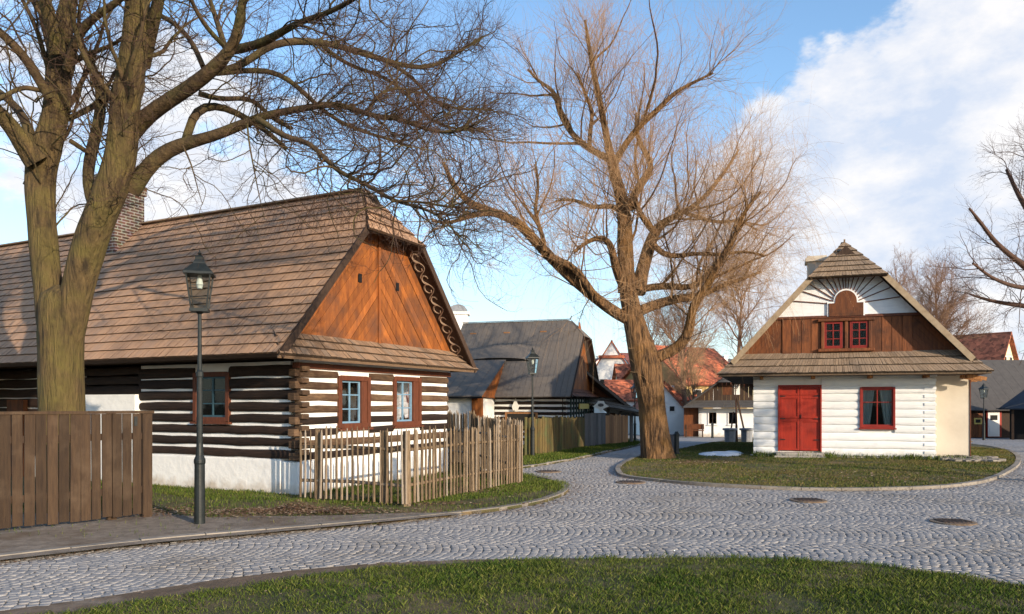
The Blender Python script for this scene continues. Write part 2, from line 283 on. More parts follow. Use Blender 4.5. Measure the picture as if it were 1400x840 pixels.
class MB:
    def __init__(s): s.v = []; s.f = []; s.r = []
    def poly(s, pts, r=None):
        b = len(s.v); s.v += [tuple(p) for p in pts]; s.f.append(tuple(range(b, b + len(pts)))); s.r.append(random.random() if r is None else r)
    def hexa(s, p, r=None, butt=False):      # p: bottom 4 (ccw), top 4; butt = lower end and sides painted dark as shade between courses
        b = len(s.v); s.v += [tuple(q) for q in p]; r = random.random() if r is None else r
        for k, f in enumerate(((3, 2, 1, 0), (4, 5, 6, 7), (0, 1, 5, 4), (1, 2, 6, 5), (2, 3, 7, 6), (3, 0, 4, 7))):
            s.f.append(tuple(b + i for i in f)); s.r.append(-9.0 if butt and k in (0, 2, 3, 5) else r)
    def box(s, a, c, r=None):
        x0, y0, z0 = a; x1, y1, z1 = c
        s.hexa([(x0, y0, z0), (x1, y0, z0), (x1, y1, z0), (x0, y1, z0), (x0, y0, z1), (x1, y0, z1), (x1, y1, z1), (x0, y1, z1)], r)
    def prism(s, pts, vec, r=None):
        r = random.random() if r is None else r
        n = len(pts); b = len(s.v); vec = Vector(vec)
        s.v += [tuple(p) for p in pts] + [tuple(Vector(p) + vec) for p in pts]
        s.f.append(tuple(range(b + n - 1, b - 1, -1))); s.r.append(r)
        s.f.append(tuple(range(b + n, b + 2 * n))); s.r.append(r)
        for i in range(n):
            j = (i + 1) % n; s.f.append((b + i, b + j, b + n + j, b + n + i)); s.r.append(r)
    def bar(s, a, c, w, h, r=None, up=(0, 0, 1)):
        a = Vector(a); c = Vector(c); d = (c - a).normalized(); u = Vector(up)
        if abs(d.dot(u)) > 0.95: u = Vector((0, 1, 0))
        sd = d.cross(u).normalized() * w / 2; u = sd.cross(d).normalized() * h / 2
        s.hexa([a - sd - u, a + sd - u, c + sd - u, c - sd - u, a - sd + u, a + sd + u, c + sd + u, c - sd + u], r)
    def tube(s, pts, rad, n=8, r=None):
        P_ = np.array([pts], dtype=float); Rr = np.array([rad if hasattr(rad, '__len__') else [rad] * len(pts)], dtype=float)
        V, Fq = tubes(P_, Rr, n); b = len(s.v); s.v += [tuple(q) for q in V]; r = random.random() if r is None else r
        for q in Fq: s.f.append(tuple(int(i) + b for i in q)); s.r.append(r)
        K = len(pts); s.f.append(tuple(b + i for i in range(n))[::-1]); s.f.append(tuple(b + (K - 1) * n + i for i in range(n))); s.r += [r, r]
    def lathe(s, prof, c=(0, 0), n=16, r=None):    # prof: [(radius,z)]
        r = random.random() if r is None else r; b = len(s.v)
        for (q, z) in prof:
            for i in range(n):
                a = 2 * math.pi * (i + 0.5) / n; s.v.append((c[0] + q * math.cos(a), c[1] + q * math.sin(a), z))
        for k in range(len(prof) - 1):
            for i in range(n):
                j = (i + 1) % n; s.f.append((b + k * n + i, b + k * n + j, b + (k + 1) * n + j, b + (k + 1) * n + i)); s.r.append(r)
        s.f.append(tuple(b + i for i in range(n))[::-1]); s.f.append(tuple(b + (len(prof) - 1) * n + i for i in range(n))); s.r += [r, r]
    def build(s, name, m, parent=None, smooth=False, label=None, bevel=0.0):
        me = bpy.data.meshes.new(name); me.from_pydata(s.v, [], s.f); me.update()
        a = me.attributes.new('rnd', 'FLOAT', 'FACE'); a.data.foreach_set('value', s.r)
        me.materials.append(M[m] if isinstance(m, str) else m)
        if smooth: me.polygons.foreach_set('use_smooth', [True] * len(me.polygons))
        o = bpy.data.objects.new(name, me); COL.objects.link(o); o.parent = parent
        if label: o['label'] = label
        if bevel:
            bv = o.modifiers.new('bevel', 'BEVEL'); bv.width = bevel; bv.segments = 2; bv.limit_method = 'ANGLE'
        return o

def tubes(Pt, Rd, sides, wob=None):
    """Pt [N,K,3], Rd [N,K] -> verts, quads."""
    N_, K, _ = Pt.shape
    T = np.empty_like(Pt); T[:, 1:-1] = Pt[:, 2:] - Pt[:, :-2]; T[:, 0] = Pt[:, 1] - Pt[:, 0]; T[:, -1] = Pt[:, -1] - Pt[:, -2]
    T /= np.linalg.norm(T, axis=2, keepdims=True) + 1e-9
    ov = Pt[:, -1] - Pt[:, 0]; ax = np.argmin(np.abs(ov), axis=1); ref = np.zeros((N_, 1, 3)); ref[np.arange(N_), 0, ax] = 1
    A = np.cross(T, ref); A /= np.linalg.norm(A, axis=2, keepdims=True) + 1e-9
    B = np.cross(T, A)
    an = np.arange(sides) * 2 * np.pi / sides
    rr = Rd[:, :, None] * (np.ones(sides)[None, None, :] if wob is None else wob)
    V = Pt[:, :, None, :] + (A[:, :, None, :] * np.cos(an)[None, None, :, None] + B[:, :, None, :] * np.sin(an)[None, None, :, None]) * rr[..., None]
    idx = np.arange(N_ * K * sides).reshape(N_, K, sides)
    a = idx[:, :-1, :]; b = np.roll(idx, -1, axis=2)[:, :-1, :]; c = np.roll(idx, -1, axis=2)[:, 1:, :]; d = idx[:, 1:, :]
    Fq = np.stack([a, b, c, d], axis=-1).reshape(-1, 4)
    return V.reshape(-1, 3), Fq
def join_np(parts):
    Vs = []; Fs = []; off = 0
    for V, Fq in parts: Vs.append(V); Fs.append(Fq + off); off += len(V)
    return np.concatenate(Vs), np.concatenate(Fs)
def inpoly(x, y, poly):
    ins = np.zeros(len(x), bool); n = len(poly)
    for i in range(n):
        x1, y1 = poly[i]; x2, y2 = poly[(i + 1) % n]
        if y1 == y2: continue
        c = ((y1 > y) != (y2 > y)) & (x < (x2 - x1) * (y - y1) / (y2 - y1) + x1); ins ^= c
    return ins
def vnoise(x, y, seed=0):
    def h(i, j): return np.modf(np.abs(np.sin(i * 127.1 + j * 311.7 + seed * 17.3) * 43758.5453))[0]
    i = np.floor(x); j = np.floor(y); fx = x - i; fy = y - j; fx = fx * fx * (3 - 2 * fx); fy = fy * fy * (3 - 2 * fy)
    return (h(i, j) * (1 - fx) + h(i + 1, j) * fx) * (1 - fy) + (h(i, j + 1) * (1 - fx) + h(i + 1, j + 1) * fx) * fy
def gzv(y): return -KS * (np.clip(y, 26, 70) - 26)
def smooth_pl(pts, n=4, closed=False):
    out = []; m = len(pts)
    for i in range(m if closed else m - 1):
        g = lambda k: np.array(pts[k % m] if closed else pts[max(0, min(m - 1, k))], dtype=float)
        p0, p1, p2, p3 = g(i - 1), g(i), g(i + 1), g(i + 2)
        for j in range(n):
            t = j / n
            out.append(tuple(0.5 * ((2 * p1) + (-p0 + p2) * t + (2 * p0 - 5 * p1 + 4 * p2 - p3) * t * t + (-p0 + 3 * p1 - 3 * p2 + p3) * t ** 3)))
    if not closed: out.append(tuple(np.array(pts[-1], dtype=float)))
    return out
def sheet(name, poly, z, m, depth=0.0, label=None):
    bm = bmesh.new(); vs = [bm.verts.new((x, y, 0)) for x, y in poly]; f = bm.faces.new(vs)
    if f.normal.z < 0: f.normal_flip()
    bmesh.ops.triangulate(bm, faces=bm.faces[:])
    for yc in (26.0, 70.0):
        bmesh.ops.bisect_plane(bm, geom=bm.verts[:] + bm.edges[:] + bm.faces[:], plane_co=(0, yc, 0), plane_no=(0, 1, 0))
    for v in bm.verts: v.co.z = gz(v.co.y) + z
    bmesh.ops.recalc_face_normals(bm, faces=bm.faces[:])
    bm.normal_update()
    if bm.faces[0] and sum(f.normal.z for f in bm.faces) < 0: bmesh.ops.reverse_faces(bm, faces=bm.faces[:])
    if depth:
        r = bmesh.ops.extrude_face_region(bm, geom=bm.faces[:])
        for v in [e for e in r['geom'] if isinstance(e, bmesh.types.BMVert)]: pass
        tops = [e for e in r['geom'] if isinstance(e, bmesh.types.BMVert)]
        ts = set(tops)
        for v in bm.verts:
            if v not in ts: v.co.z -= depth
    me = bpy.data.meshes.new(name); bm.to_mesh(me); bm.free(); me.materials.append(M[m])
    o = bpy.data.objects.new(name, me); COL.objects.link(o); o['kind'] = 'structure'
    if label: o['label'] = label
    return o

# ================================================================== GROUND
road_rect = [(-30, 2), (45, 2), (45, 75), (-30, 75)]
sheet('ground', [(-1500, -300), (1500, -300), (1500, 2500), (-1500, 2500)], -0.06, 'far_ground')
lawn_edge = [P(a, b) for a, b in [(-330, 905), (-60, 862), (90, 842), (200, 824), (350, 801), (480, 785), (600, 774), (750, 768), (900, 766), (1000, 766), (1100, 769), (1180, 775), (1300, 790), (1400, 806), (1600, 835)]]
lawn_poly = [(-8, -3)] + lawn_edge + [(16, -3)]
soil_poly = [(-8.5, -3)] + [P(a, b) for a, b in [(-300, 880), (0, 838), (150, 817), (300, 794), (400, 782), (520, 771), (640, 767), (760, 765.5), (900, 764.5), (1000, 764.5), (1100, 767), (1190, 773), (1310, 787), (1400, 802), (1600, 830)]] + [(16.5, -3)]
isleR_k = [P(a, b) for a, b in [(880, 624), (862, 632), (850, 640), (849, 647), (862, 654), (930, 662), (1000, 667), (1100, 671), (1200, 671), (1280, 668), (1340, 660), (1374, 646), (1388, 634), (1384, 622), (1356, 613), (1320, 608)]]
isleR_k = smooth_pl(isleR_k, 5)
isleR = isleR_k + [(23, 38), (20, 42)] + [P(a, b) for a, b in [(1020, 601), (1000, 602), (965, 608), (930, 616), (905, 620)]]
isleL_k = smooth_pl([P(a, b) for a, b in [(-420, 830), (-200, 795), (0, 769), (200, 746), (400, 728), (550, 714), (680, 700), (745, 688), (774, 676), (774, 667), (752, 658), (715, 652), (660, 650)]], 5)
isleL = isleL_k + [(-1.2, 18.3), (-1.2, 21), (-14, 25), (-30, 25), (-30, 8)]
isleM_k = smooth_pl([P(a, b) for a, b in [(650, 646), (700, 643), (745, 637), (790, 629), (830, 620), (862, 613), (880, 607), (872, 600.5)]], 4)
isleM = isleM_k + [(-2, 50), (-28, 50), (-28, 25.2), (-2, 21.2)]
sheet('road', road_rect, 0.0, 'joint')
sheet('soil_border', soil_poly, 0.014, 'soil')
sheet('lawn_soil', lawn_poly, 0.022, 'turf')
sheet('grass_island', isleR, 0.055, 'turf', 0.1)
sheet('verge', isleL, 0.055, 'turf', 0.1)
sheet('far_verge', isleM, 0.055, 'turf', 0.1)
# dusty path along the kerb in front of the plank fence
dirt = [P(a, b, 0.06) for a, b in [(-420, 826), (-200, 791), (0, 766), (200, 743), (400, 725), (550, 711), (640, 702), (560, 701), (480, 704), (400, 706), (350, 706), (290, 708), (240, 704), (205, 700), (100, 700), (0, 705), (-200, 730)]]
sheet('path', dirt, 0.061, 'gravel')
def kerb(name, pts, w=0.12, h=0.072, seg=0.7, side=1):
    mb = MB(); pts = np.array(pts); d = np.r_[0, np.cumsum(np.linalg.norm(np.diff(pts, axis=0), axis=1))]
    n = max(2, int(d[-1] / seg)); tt = np.linspace(0, d[-1], n + 1)
    sx = np.interp(np.linspace(0, d[-1], n * 4 + 1), d, pts[:, 0]); sy = np.interp(np.linspace(0, d[-1], n * 4 + 1), d, pts[:, 1])
    q = np.c_[sx, sy]; t = np.gradient(q, axis=0); t /= np.linalg.norm(t, axis=1, keepdims=True); nn = np.c_[-t[:, 1], t[:, 0]] * side
    for i in range(n):
        r = random.random(); dz = random.uniform(-0.006, 0.006)
        for k in range(4):
            a = i * 4 + k; b = a + 1; pa = q[a] + (t[a] * 0.006 if k == 0 else 0); pb = q[b] - (t[b] * 0.006 if k == 3 else 0)
            za = gz(pa[1]) + dz; zb = gz(pb[1]) + dz
            A0 = (pa[0], pa[1]); A1 = (pa[0] + nn[a][0] * w, pa[1] + nn[a][1] * w); B0 = (pb[0], pb[1]); B1 = (pb[0] + nn[b][0] * w, pb[1] + nn[b][1] * w)
            mb.hexa([(*A0, za - 0.05), (*B0, zb - 0.05), (*B1, zb - 0.05), (*A1, za - 0.05), (*A0, za + h), (*B0, zb + h), (*B1, zb + h), (*A1, za + h)], r)
    o = mb.build(name, 'kerb'); o['kind'] = 'structure'; return o
kerb('kerb', isleR_k, side=-1); kerb('kerb', isleL_k, side=1); kerb('kerb', isleM_k, side=1)

# cobbles laid in segmental arcs
def cobbles():
    rng = np.random.default_rng(3)
    W = 1.35; Rr = 0.98; pit = 0.090
    xs = []; ys = []; an = []
    amax = math.asin(W / 2 / Rr); na = int(2 * amax * Rr / 0.090)
    for col in range(int((46 - 5) / W)):
        yc = 5.2 + (col + 0.5) * W; xlim = 0.72 * (yc + 2) + 3.5
        off = rng.uniform(0, pit); Rr = rng.uniform(0.9, 1.15); amax = math.asin(W / 2 / Rr); na = int(2 * amax * Rr / 0.090)
        k = np.arange(int(-xlim / pit) - 8, int(xlim / pit) + 8)
        th = (np.arange(na) + 0.5) / na * 2 * amax - amax
        KK, TT = np.meshgrid(k, th, indexing='ij')
        TT = TT + rng.normal(0, 0.006, TT.shape)
        x = KK * pit + off + Rr * np.cos(TT) - Rr; y = yc + Rr * np.sin(TT)
        xs.append(x.ravel()); ys.append(y.ravel()); an.append(TT.ravel())
    x = np.concatenate(xs) ; y = np.concatenate(ys); a = np.concatenate(an)
    x += 0.12 * np.sin(y * 0.5) + (vnoise(x * 0.8, y * 0.8, 4) - 0.5) * 0.12; y += (vnoise(x * 0.7 + 9, y * 0.7, 5) - 0.5) * 0.16; x += rng.normal(0, 0.007, len(x)); y += rng.normal(0, 0.007, len(x))
    keep = (np.abs(x) < 0.70 * y + 4.5) & ~inpoly(x, y, lawn_poly) & ~inpoly(x, y, soil_poly) & ~inpoly(x, y, isleR) & ~inpoly(x, y, isleL) & ~inpoly(x, y, isleM)
    x = x[keep]; y = y[keep]; a = a[keep] + rng.normal(0, 0.06, keep.sum()); n = len(x)
    sx = 0.087 * rng.uniform(0.84, 1.05, n) / 2; sy = 0.086 * rng.uniform(0.84, 1.05, n) / 2; h = 0.0065 + rng.uniform(-0.003, 0.003, n)
    und = vnoise(x * 0.6, y * 0.6, 2) * 0.008
    ca, sa = np.cos(a), np.sin(a); V = np.empty((n, 12, 3))
    tiltx = rng.normal(0, 0.011, n); tilty = rng.normal(0, 0.011, n)
    for ring, (f, hh) in enumerate(((1.0, -0.02), (1.0, 0.62), (0.74, 1.0))):
        for c, (i, j) in enumerate(((-1, -1), (1, -1), (1, 1), (-1, 1))):
            dx = i * sx * f; dy = j * sy * f
            V[:, ring * 4 + c, 0] = x + dx * ca - dy * sa; V[:, ring * 4 + c, 1] = y + dx * sa + dy * ca
            V[:, ring * 4 + c, 2] = gzv(y) + und * (1 if ring else 0) + h * hh + (0 if ring == 0 else (dx * tiltx + dy * tilty)) + (0.004 if ring else 0)
    fs = []
    for ring in (0, 4):
        for c in range(4): d = (c + 1) % 4; fs.append((ring + c, ring + d, ring + 4 + d, ring + 4 + c))
    fs.append((8, 9, 10, 11)); fs = np.array(fs)
    Fq = (np.arange(n)[:, None, None] * 12 + fs[None]).reshape(-1, 4)
    rn = np.repeat(rng.random(n), len(fs))
    o = mesh_np('road_surface', V.reshape(-1, 3), Fq, M['sett'], None, rn); o['kind'] = 'structure'
    print('setts', n)
cobbles()

def grass(name, poly, bbox, dens, hgt, wid, m, seed, dmask=None, label='short grass', z0=0.055, lean=0.5, far=0.0):
    rng = np.random.default_rng(seed); x0, y0, x1, y1 = bbox; n = int((x1 - x0) * (y1 - y0) * dens)
    x = rng.uniform(x0, x1, n); y = rng.uniform(y0, y1, n)
    jx = rng.normal(0, 0.07, n) + (vnoise(x * 4, y * 4, 77) - 0.5) * 0.25; k = inpoly(x + jx * 0.5, y + jx, poly) & (np.abs(x) < 0.69 * y + 2.0)
    cl = vnoise(x * 1.3, y * 1.3, seed) * 0.6 + vnoise(x * 5, y * 5, seed + 1) * 0.4
    k &= rng.random(n) < np.clip(cl * 2.0 - 0.1, 0.3, 1)
    if dmask is not None: k &= rng.random(n) < dmask(x, y)
    x = x[k]; y = y[k]; cl = cl[k]; n = len(x)
    far_s = 1 + far * np.clip(y - y0, 0, 30) / 10
    h = hgt * rng.uniform(0.35, 1.25, n) * (0.6 + 0.8 * cl); w = wid * rng.uniform(0.7, 1.3, n) * far_s
    az = rng.uniform(0, 2 * np.pi, n); le = rng.uniform(0, lean, n) * h; la = rng.uniform(0, 2 * np.pi, n)
    z = gzv(y) + z0 - 0.006
    V = np.empty((n, 4, 3)); mx = x + np.cos(la) * le * 0.4; my = y + np.sin(la) * le * 0.4
    V[:, 0] = np.c_[x - np.cos(az) * w / 2, y - np.sin(az) * w / 2, z]; V[:, 1] = np.c_[x + np.cos(az) * w / 2, y + np.sin(az) * w / 2, z]
    V[:, 2] = np.c_[mx + np.cos(az) * w * 0.35, my + np.sin(az) * w * 0.35, z + h * 0.6]; V[:, 3] = np.c_[x + np.cos(la) * le, y + np.sin(la) * le, z + h]
    o = mesh_np(name, V.reshape(-1, 3), np.arange(n * 4).reshape(-1, 4), M[m], None, rng.random(n) ** 1.3)
    tag(o, label, 'grass', kind='stuff'); print(name, n); return o
grass('grass', lawn_poly, (-6.5, 5.2, 9.5, 8.6), 5200, 0.038, 0.0055, 'blade', 1, label='green lawn in the foreground at the bottom of the picture', z0=0.022, lean=1.1)
grass('grass', isleR, (1.5, 13.5, 18, 36), 1300, 0.036, 0.011, 'blade_dry', 2, label='patchy dry grass around the white cottage and the willow', far=0.35, lean=1.0)
grass('grass', lawn_poly, (-6.5, 5.2, 9.5, 8.4), 1500, 0.050, 0.006, 'blade', 14, label='coarser tufts standing up in the foreground lawn', z0=0.022, lean=0.9, dmask=lambda x, y: (vnoise(x * 3.1, y * 3.1, 33) > 0.74) * 1.0)
housegrass = [(7.3, 22.9), (12.4, 21.1), (13.4, 21.3), (12.6, 22.1), (7.5, 23.85)]
grass('grass', housegrass, (6.5, 20.6, 15.5, 24), 1500, 0.16, 0.011, 'blade', 9, label='taller green grass along the foot of the white cottage wall', dmask=lambda x, y: np.clip((0.326 * (x - 7.54) + 0.9455 * (y - 23.7) + 0.85) / 0.8, 0, 1) ** 1.5)
dirt_np = dirt
brown_np = [P(a, b, 0.06) for a, b in [(200, 672), (280, 684), (340, 683), (420, 686), (480, 692), (600, 688), (700, 677), (745, 671), (775, 676), (745, 690), (550, 716), (400, 730), (200, 748)]]
def lmask(x, y): return np.where(inpoly(x, y, dirt_np), 0.02, np.where(inpoly(x, y, brown_np), 0.22, 1.0))
grass('grass', isleL, (-8.5, 9.0, 1.6, 20), 1900, 0.055, 0.008, 'blade', 4, label='green grass strip in front of the log house and picket fence', dmask=lmask, far=0.2)
grass('grass', isleM, (-1, 20, 6, 42), 900, 0.07, 0.014, 'blade', 5, label='narrow grass verge below the mossy board fence', far=0.4)

def litter(name, spots, label, size=(0.03, 0.07), seed=0, mt='leaf', z0=0.07):
    rng = np.random.default_rng(seed); V = []; n = 0
    for (cx, cy, rx, ry, cnt, hh) in spots:
        x = cx + rng.normal(0, rx, cnt); y = cy + rng.normal(0, ry, cnt); n += cnt
        d = np.exp(-((x - cx) / rx) ** 2 - ((y - cy) / ry) ** 2); z = gzv(y) + z0 + rng.random(cnt) * hh * d
        a = rng.uniform(0, 6.28, cnt); s = rng.uniform(*size, cnt); tl = rng.uniform(-0.5, 0.5, cnt) * s
        for (i, j) in ((-1, -.4), (0.2, -.5), (1, .1), (-.1, .5)):
            V.append(np.c_[x + (np.cos(a) * i - np.sin(a) * j) * s / 2, y + (np.sin(a) * i + np.cos(a) * j) * s / 2, z + 0.006 + np.abs(tl * i) * 0.6])
    out = []; k = 0
    for sp in range(len(spots)):
        out.append(np.stack(V[k:k + 4], axis=1)); k += 4
    VV = np.concatenate(out).reshape(-1, 3)
    o = mesh_np(name, VV, np.arange(len(VV)).reshape(-1, 4), M[mt], None, rng.random(len(VV) // 4)); tag(o, label, 'leaves', kind='stuff'); return o
def L_(px, py, rx, ry, c, h=0.0): p = P(px, py, 0.06); return (p[0], p[1], rx, ry, c, h)
litter('fallen_leaves', [L_(405, 699, 0.26, 0.16, 900, 0.16), L_(455, 702, 0.26, 0.14, 500, 0.08), L_(340, 701, 0.4, 0.2, 420, 0.04), L_(290, 703, 0.6, 0.25, 420), L_(235, 698, 0.3, 0.3, 320), L_(500, 700, 0.6, 0.15, 300), L_(560, 690, 0.8, 0.1, 260), L_(670, 670, 0.4, 0.5, 260)], 'heap of brown dead leaves between the near lamp post and the log house', seed=1)
litter('fallen_leaves', [L_(955, 633, 0.55, 0.5, 700), L_(1000, 650, 3.0, 0.7, 500), L_(1200, 655, 2.5, 0.6, 420)], 'reddish leaf litter on the grass right of the willow trunk', seed=2)
kl = []
for p in isleL_k[8:-4:1]: kl.append((p[0] + 0.05, p[1] - 0.14, 0.22, 0.06, 60, 0))
for p in isleR_k[10:60:1]: kl.append((p[0], p[1] - 0.16, 0.3, 0.07, 40, 0))
litter('fallen_leaves', kl, 'brown leaf debris gathered in the gutter along the kerbs', (0.015, 0.04), 3, z0=0.02)
rl = [(x, y, 0.5, 0.3, 9, 0) for x, y in [(random.uniform(-4, 8), random.uniform(8, 20)) for _ in range(60)]]
rl += [(random.uniform(-3.5, 4.5), random.uniform(6.0, 7.9), 0.5, 0.3, 10, 0) for _ in range(26)]
rl += [(random.uniform(-8, 0), random.uniform(9.2, 11.2), 0.5, 0.2, 14, 0) for _ in range(40)]
rl = [r for r in rl if r[1] < 11.3 and r[0] < 0 or not (inpoly(np.array([r[0]]), np.array([r[1]]), isleR)[0] or inpoly(np.array([r[0]]), np.array([r[1]]), isleL)[0])]
litter('fallen_leaves', rl, 'scattered single dead leaves and crumbs on the setts and the lawn', (0.012, 0.032), 4, z0=0.035)

# ================================================================== BUILDING HELPERS
def lerp(a, b, t): return tuple(a[i] + (b[i] - a[i]) * t for i in range(len(a)))
def shingles(mb, Lf, Rf, n, w=0.13, th=0.028, jit=0.07, nrm=None):
    """courses of separate wooden shingles between edge functions Lf(t), Rf(t), t=0 eave, 1 ridge."""
    for i in range(n):
        t0 = i / n; t1 = min(1.0, (i + 1.12) / n)
        a0 = Vector(Lf(t0)); b0 = Vector(Rf(t0)); a1 = Vector(Lf(t1)); b1 = Vector(Rf(t1))
        nv = Vector(nrm) if nrm else (b0 - a0).cross((a1 - a0)).normalized()
        if nv.z < 0: nv = -nv
        wd = (b0 - a0).length; k = max(2, int(wd / w)); cuts = [0.0]
        for j in range(1, k): cuts.append((j + random.uniform(-0.28, 0.28)) / k)
        cuts.append(1.0)
        for j in range(k):
            s0, s1 = cuts[j], cuts[j + 1]; g = 0.004 / max(wd, 0.1)
            jt = random.uniform(-jit, jit * 0.6); tt = random.uniform(0.88, 1.12) * th
            def q(s, hgt, lo):
                p = a0.lerp(b0, s); r = a1.lerp(b1, s)
                return (p.lerp(r, jt * 0.25) if lo else r) + nv * hgt
            mb.hexa([q(s0 + g, 0.0, 1), q(s1 - g, 0.0, 1), q(s1 - g, -0.004, 0), q(s0 + g, -0.004, 0), q(s0 + g, tt, 1), q(s1 - g, tt * random.uniform(0.9, 1.1), 1), q(s1 - g, tt * 0.22, 0), q(s0 + g, tt * 0.22, 0)], butt=True)
def edge(pts):      # piecewise edge function through [(t, point)]
    def f(t):
        for (t0, p0), (t1, p1) in zip(pts, pts[1:]):
            if t <= t1 or (t1, p1) == pts[-1]: return lerp(p0, p1, (t - t0) / (t1 - t0))
    return f
def slab(mb, pts, th, r=0.2):    # thin deck under a roof plane
    a, b, c = Vector(pts[0]), Vector(pts[1]), Vector(pts[2]); n = (b - a).cross(c - a).normalized()
    if n.z < 0: n = -n
    mb.prism([tuple(Vector(p) - n * 0.004) for p in pts], -n * th, r)
def logs(mb, O, U, Nn, s0, s1, z0, z1, h, depth, openings=(), rounded=True, jit=0.012):
    """horizontal log (one course) with openings (s0,s1,z0,z1) cut out"""
    segs = [(s0, s1)]
    for (a, b, c, d) in openings:
        if z1 > c + 0.02 and z0 < d - 0.02:
            ns = []
            for (p, q) in segs:
                if b <= p or a >= q: ns.append((p, q)); continue
                if a > p: ns.append((p, a))
                if b < q: ns.append((b, q))
            segs = ns
    O = Vector(O); U = Vector(U); Nn = Vector(Nn)
    prof = [(-0.02, 0), (depth * 0.75, 0.04), (depth, 0.28), (depth * 1.04, 0.55), (depth * 0.9, 0.85), (depth * 0.5, 1.0), (-0.02, 1.0)]
    rr = random.random()
    for (p, q) in segs:
        n = max(2, int((q - p) / 0.45) + 1); b = len(mb.v); m_ = len(prof)
        for i in range(n):
            s = p + (q - p) * i / (n - 1); ja = random.uniform(-jit, jit); jb = random.uniform(-jit, jit); jd = random.uniform(-0.006, 0.006)
            for (d, f) in prof:
                z = (z0 + ja) + ((z1 + jb) - (z0 + ja)) * f
                mb.v.append(tuple(O + U * s + Nn * (d + (jd if d > 0 else 0)) + Vector((0, 0, z))))
        for i in range(n - 1):
            for k in range(m_ - 1):
                mb.f.append((b + i * m_ + k, b + (i + 1) * m_ + k, b + (i + 1) * m_ + k + 1, b + i * m_ + k + 1)); mb.r.append(rr)
        mb.f.append(tuple(b + k for k in range(m_))); mb.f.append(tuple(b + (n - 1) * m_ + k for k in range(m_))[::-1]); mb.r += [rr, rr]
def wallplane(mb, O, U, Nn, s0, s1, z0, z1, openings, off=0.0, th=0.12):
    """flat wall panel with rectangular holes, as a set of boxes"""
    O = Vector(O); U = Vector(U); Nn = Vector(Nn)
    cs = sorted({s0, s1} | {v for o in openings for v in o[:2] if s0 < v < s1}); cz = sorted({z0, z1} | {v for o in openings for v in o[2:] if z0 < v < z1})
    for i in range(len(cs) - 1):
        run = None
        for j in range(len(cz) - 1):
            ms = (cs[i] + cs[i + 1]) / 2; mz = (cz[j] + cz[j + 1]) / 2
            hole = any(o[0] < ms < o[1] and o[2] < mz < o[3] for o in openings)
            if not hole:
                if run is None: run = [cz[j], cz[j + 1]]
                else: run[1] = cz[j + 1]
            if hole or j == len(cz) - 2:
                if run:
                    p = [O + U * cs[i] + Nn * (off - th), O + U * cs[i + 1] + Nn * (off - th), O + U * cs[i + 1] + Nn * off, O + U * cs[i] + Nn * off]
                    zz = [Vector((0, 0, run[0])), Vector((0, 0, run[1]))]
                    mb.hexa([q + zz[0] for q in p] + [q + zz[1] for q in p], 0.5); run = None
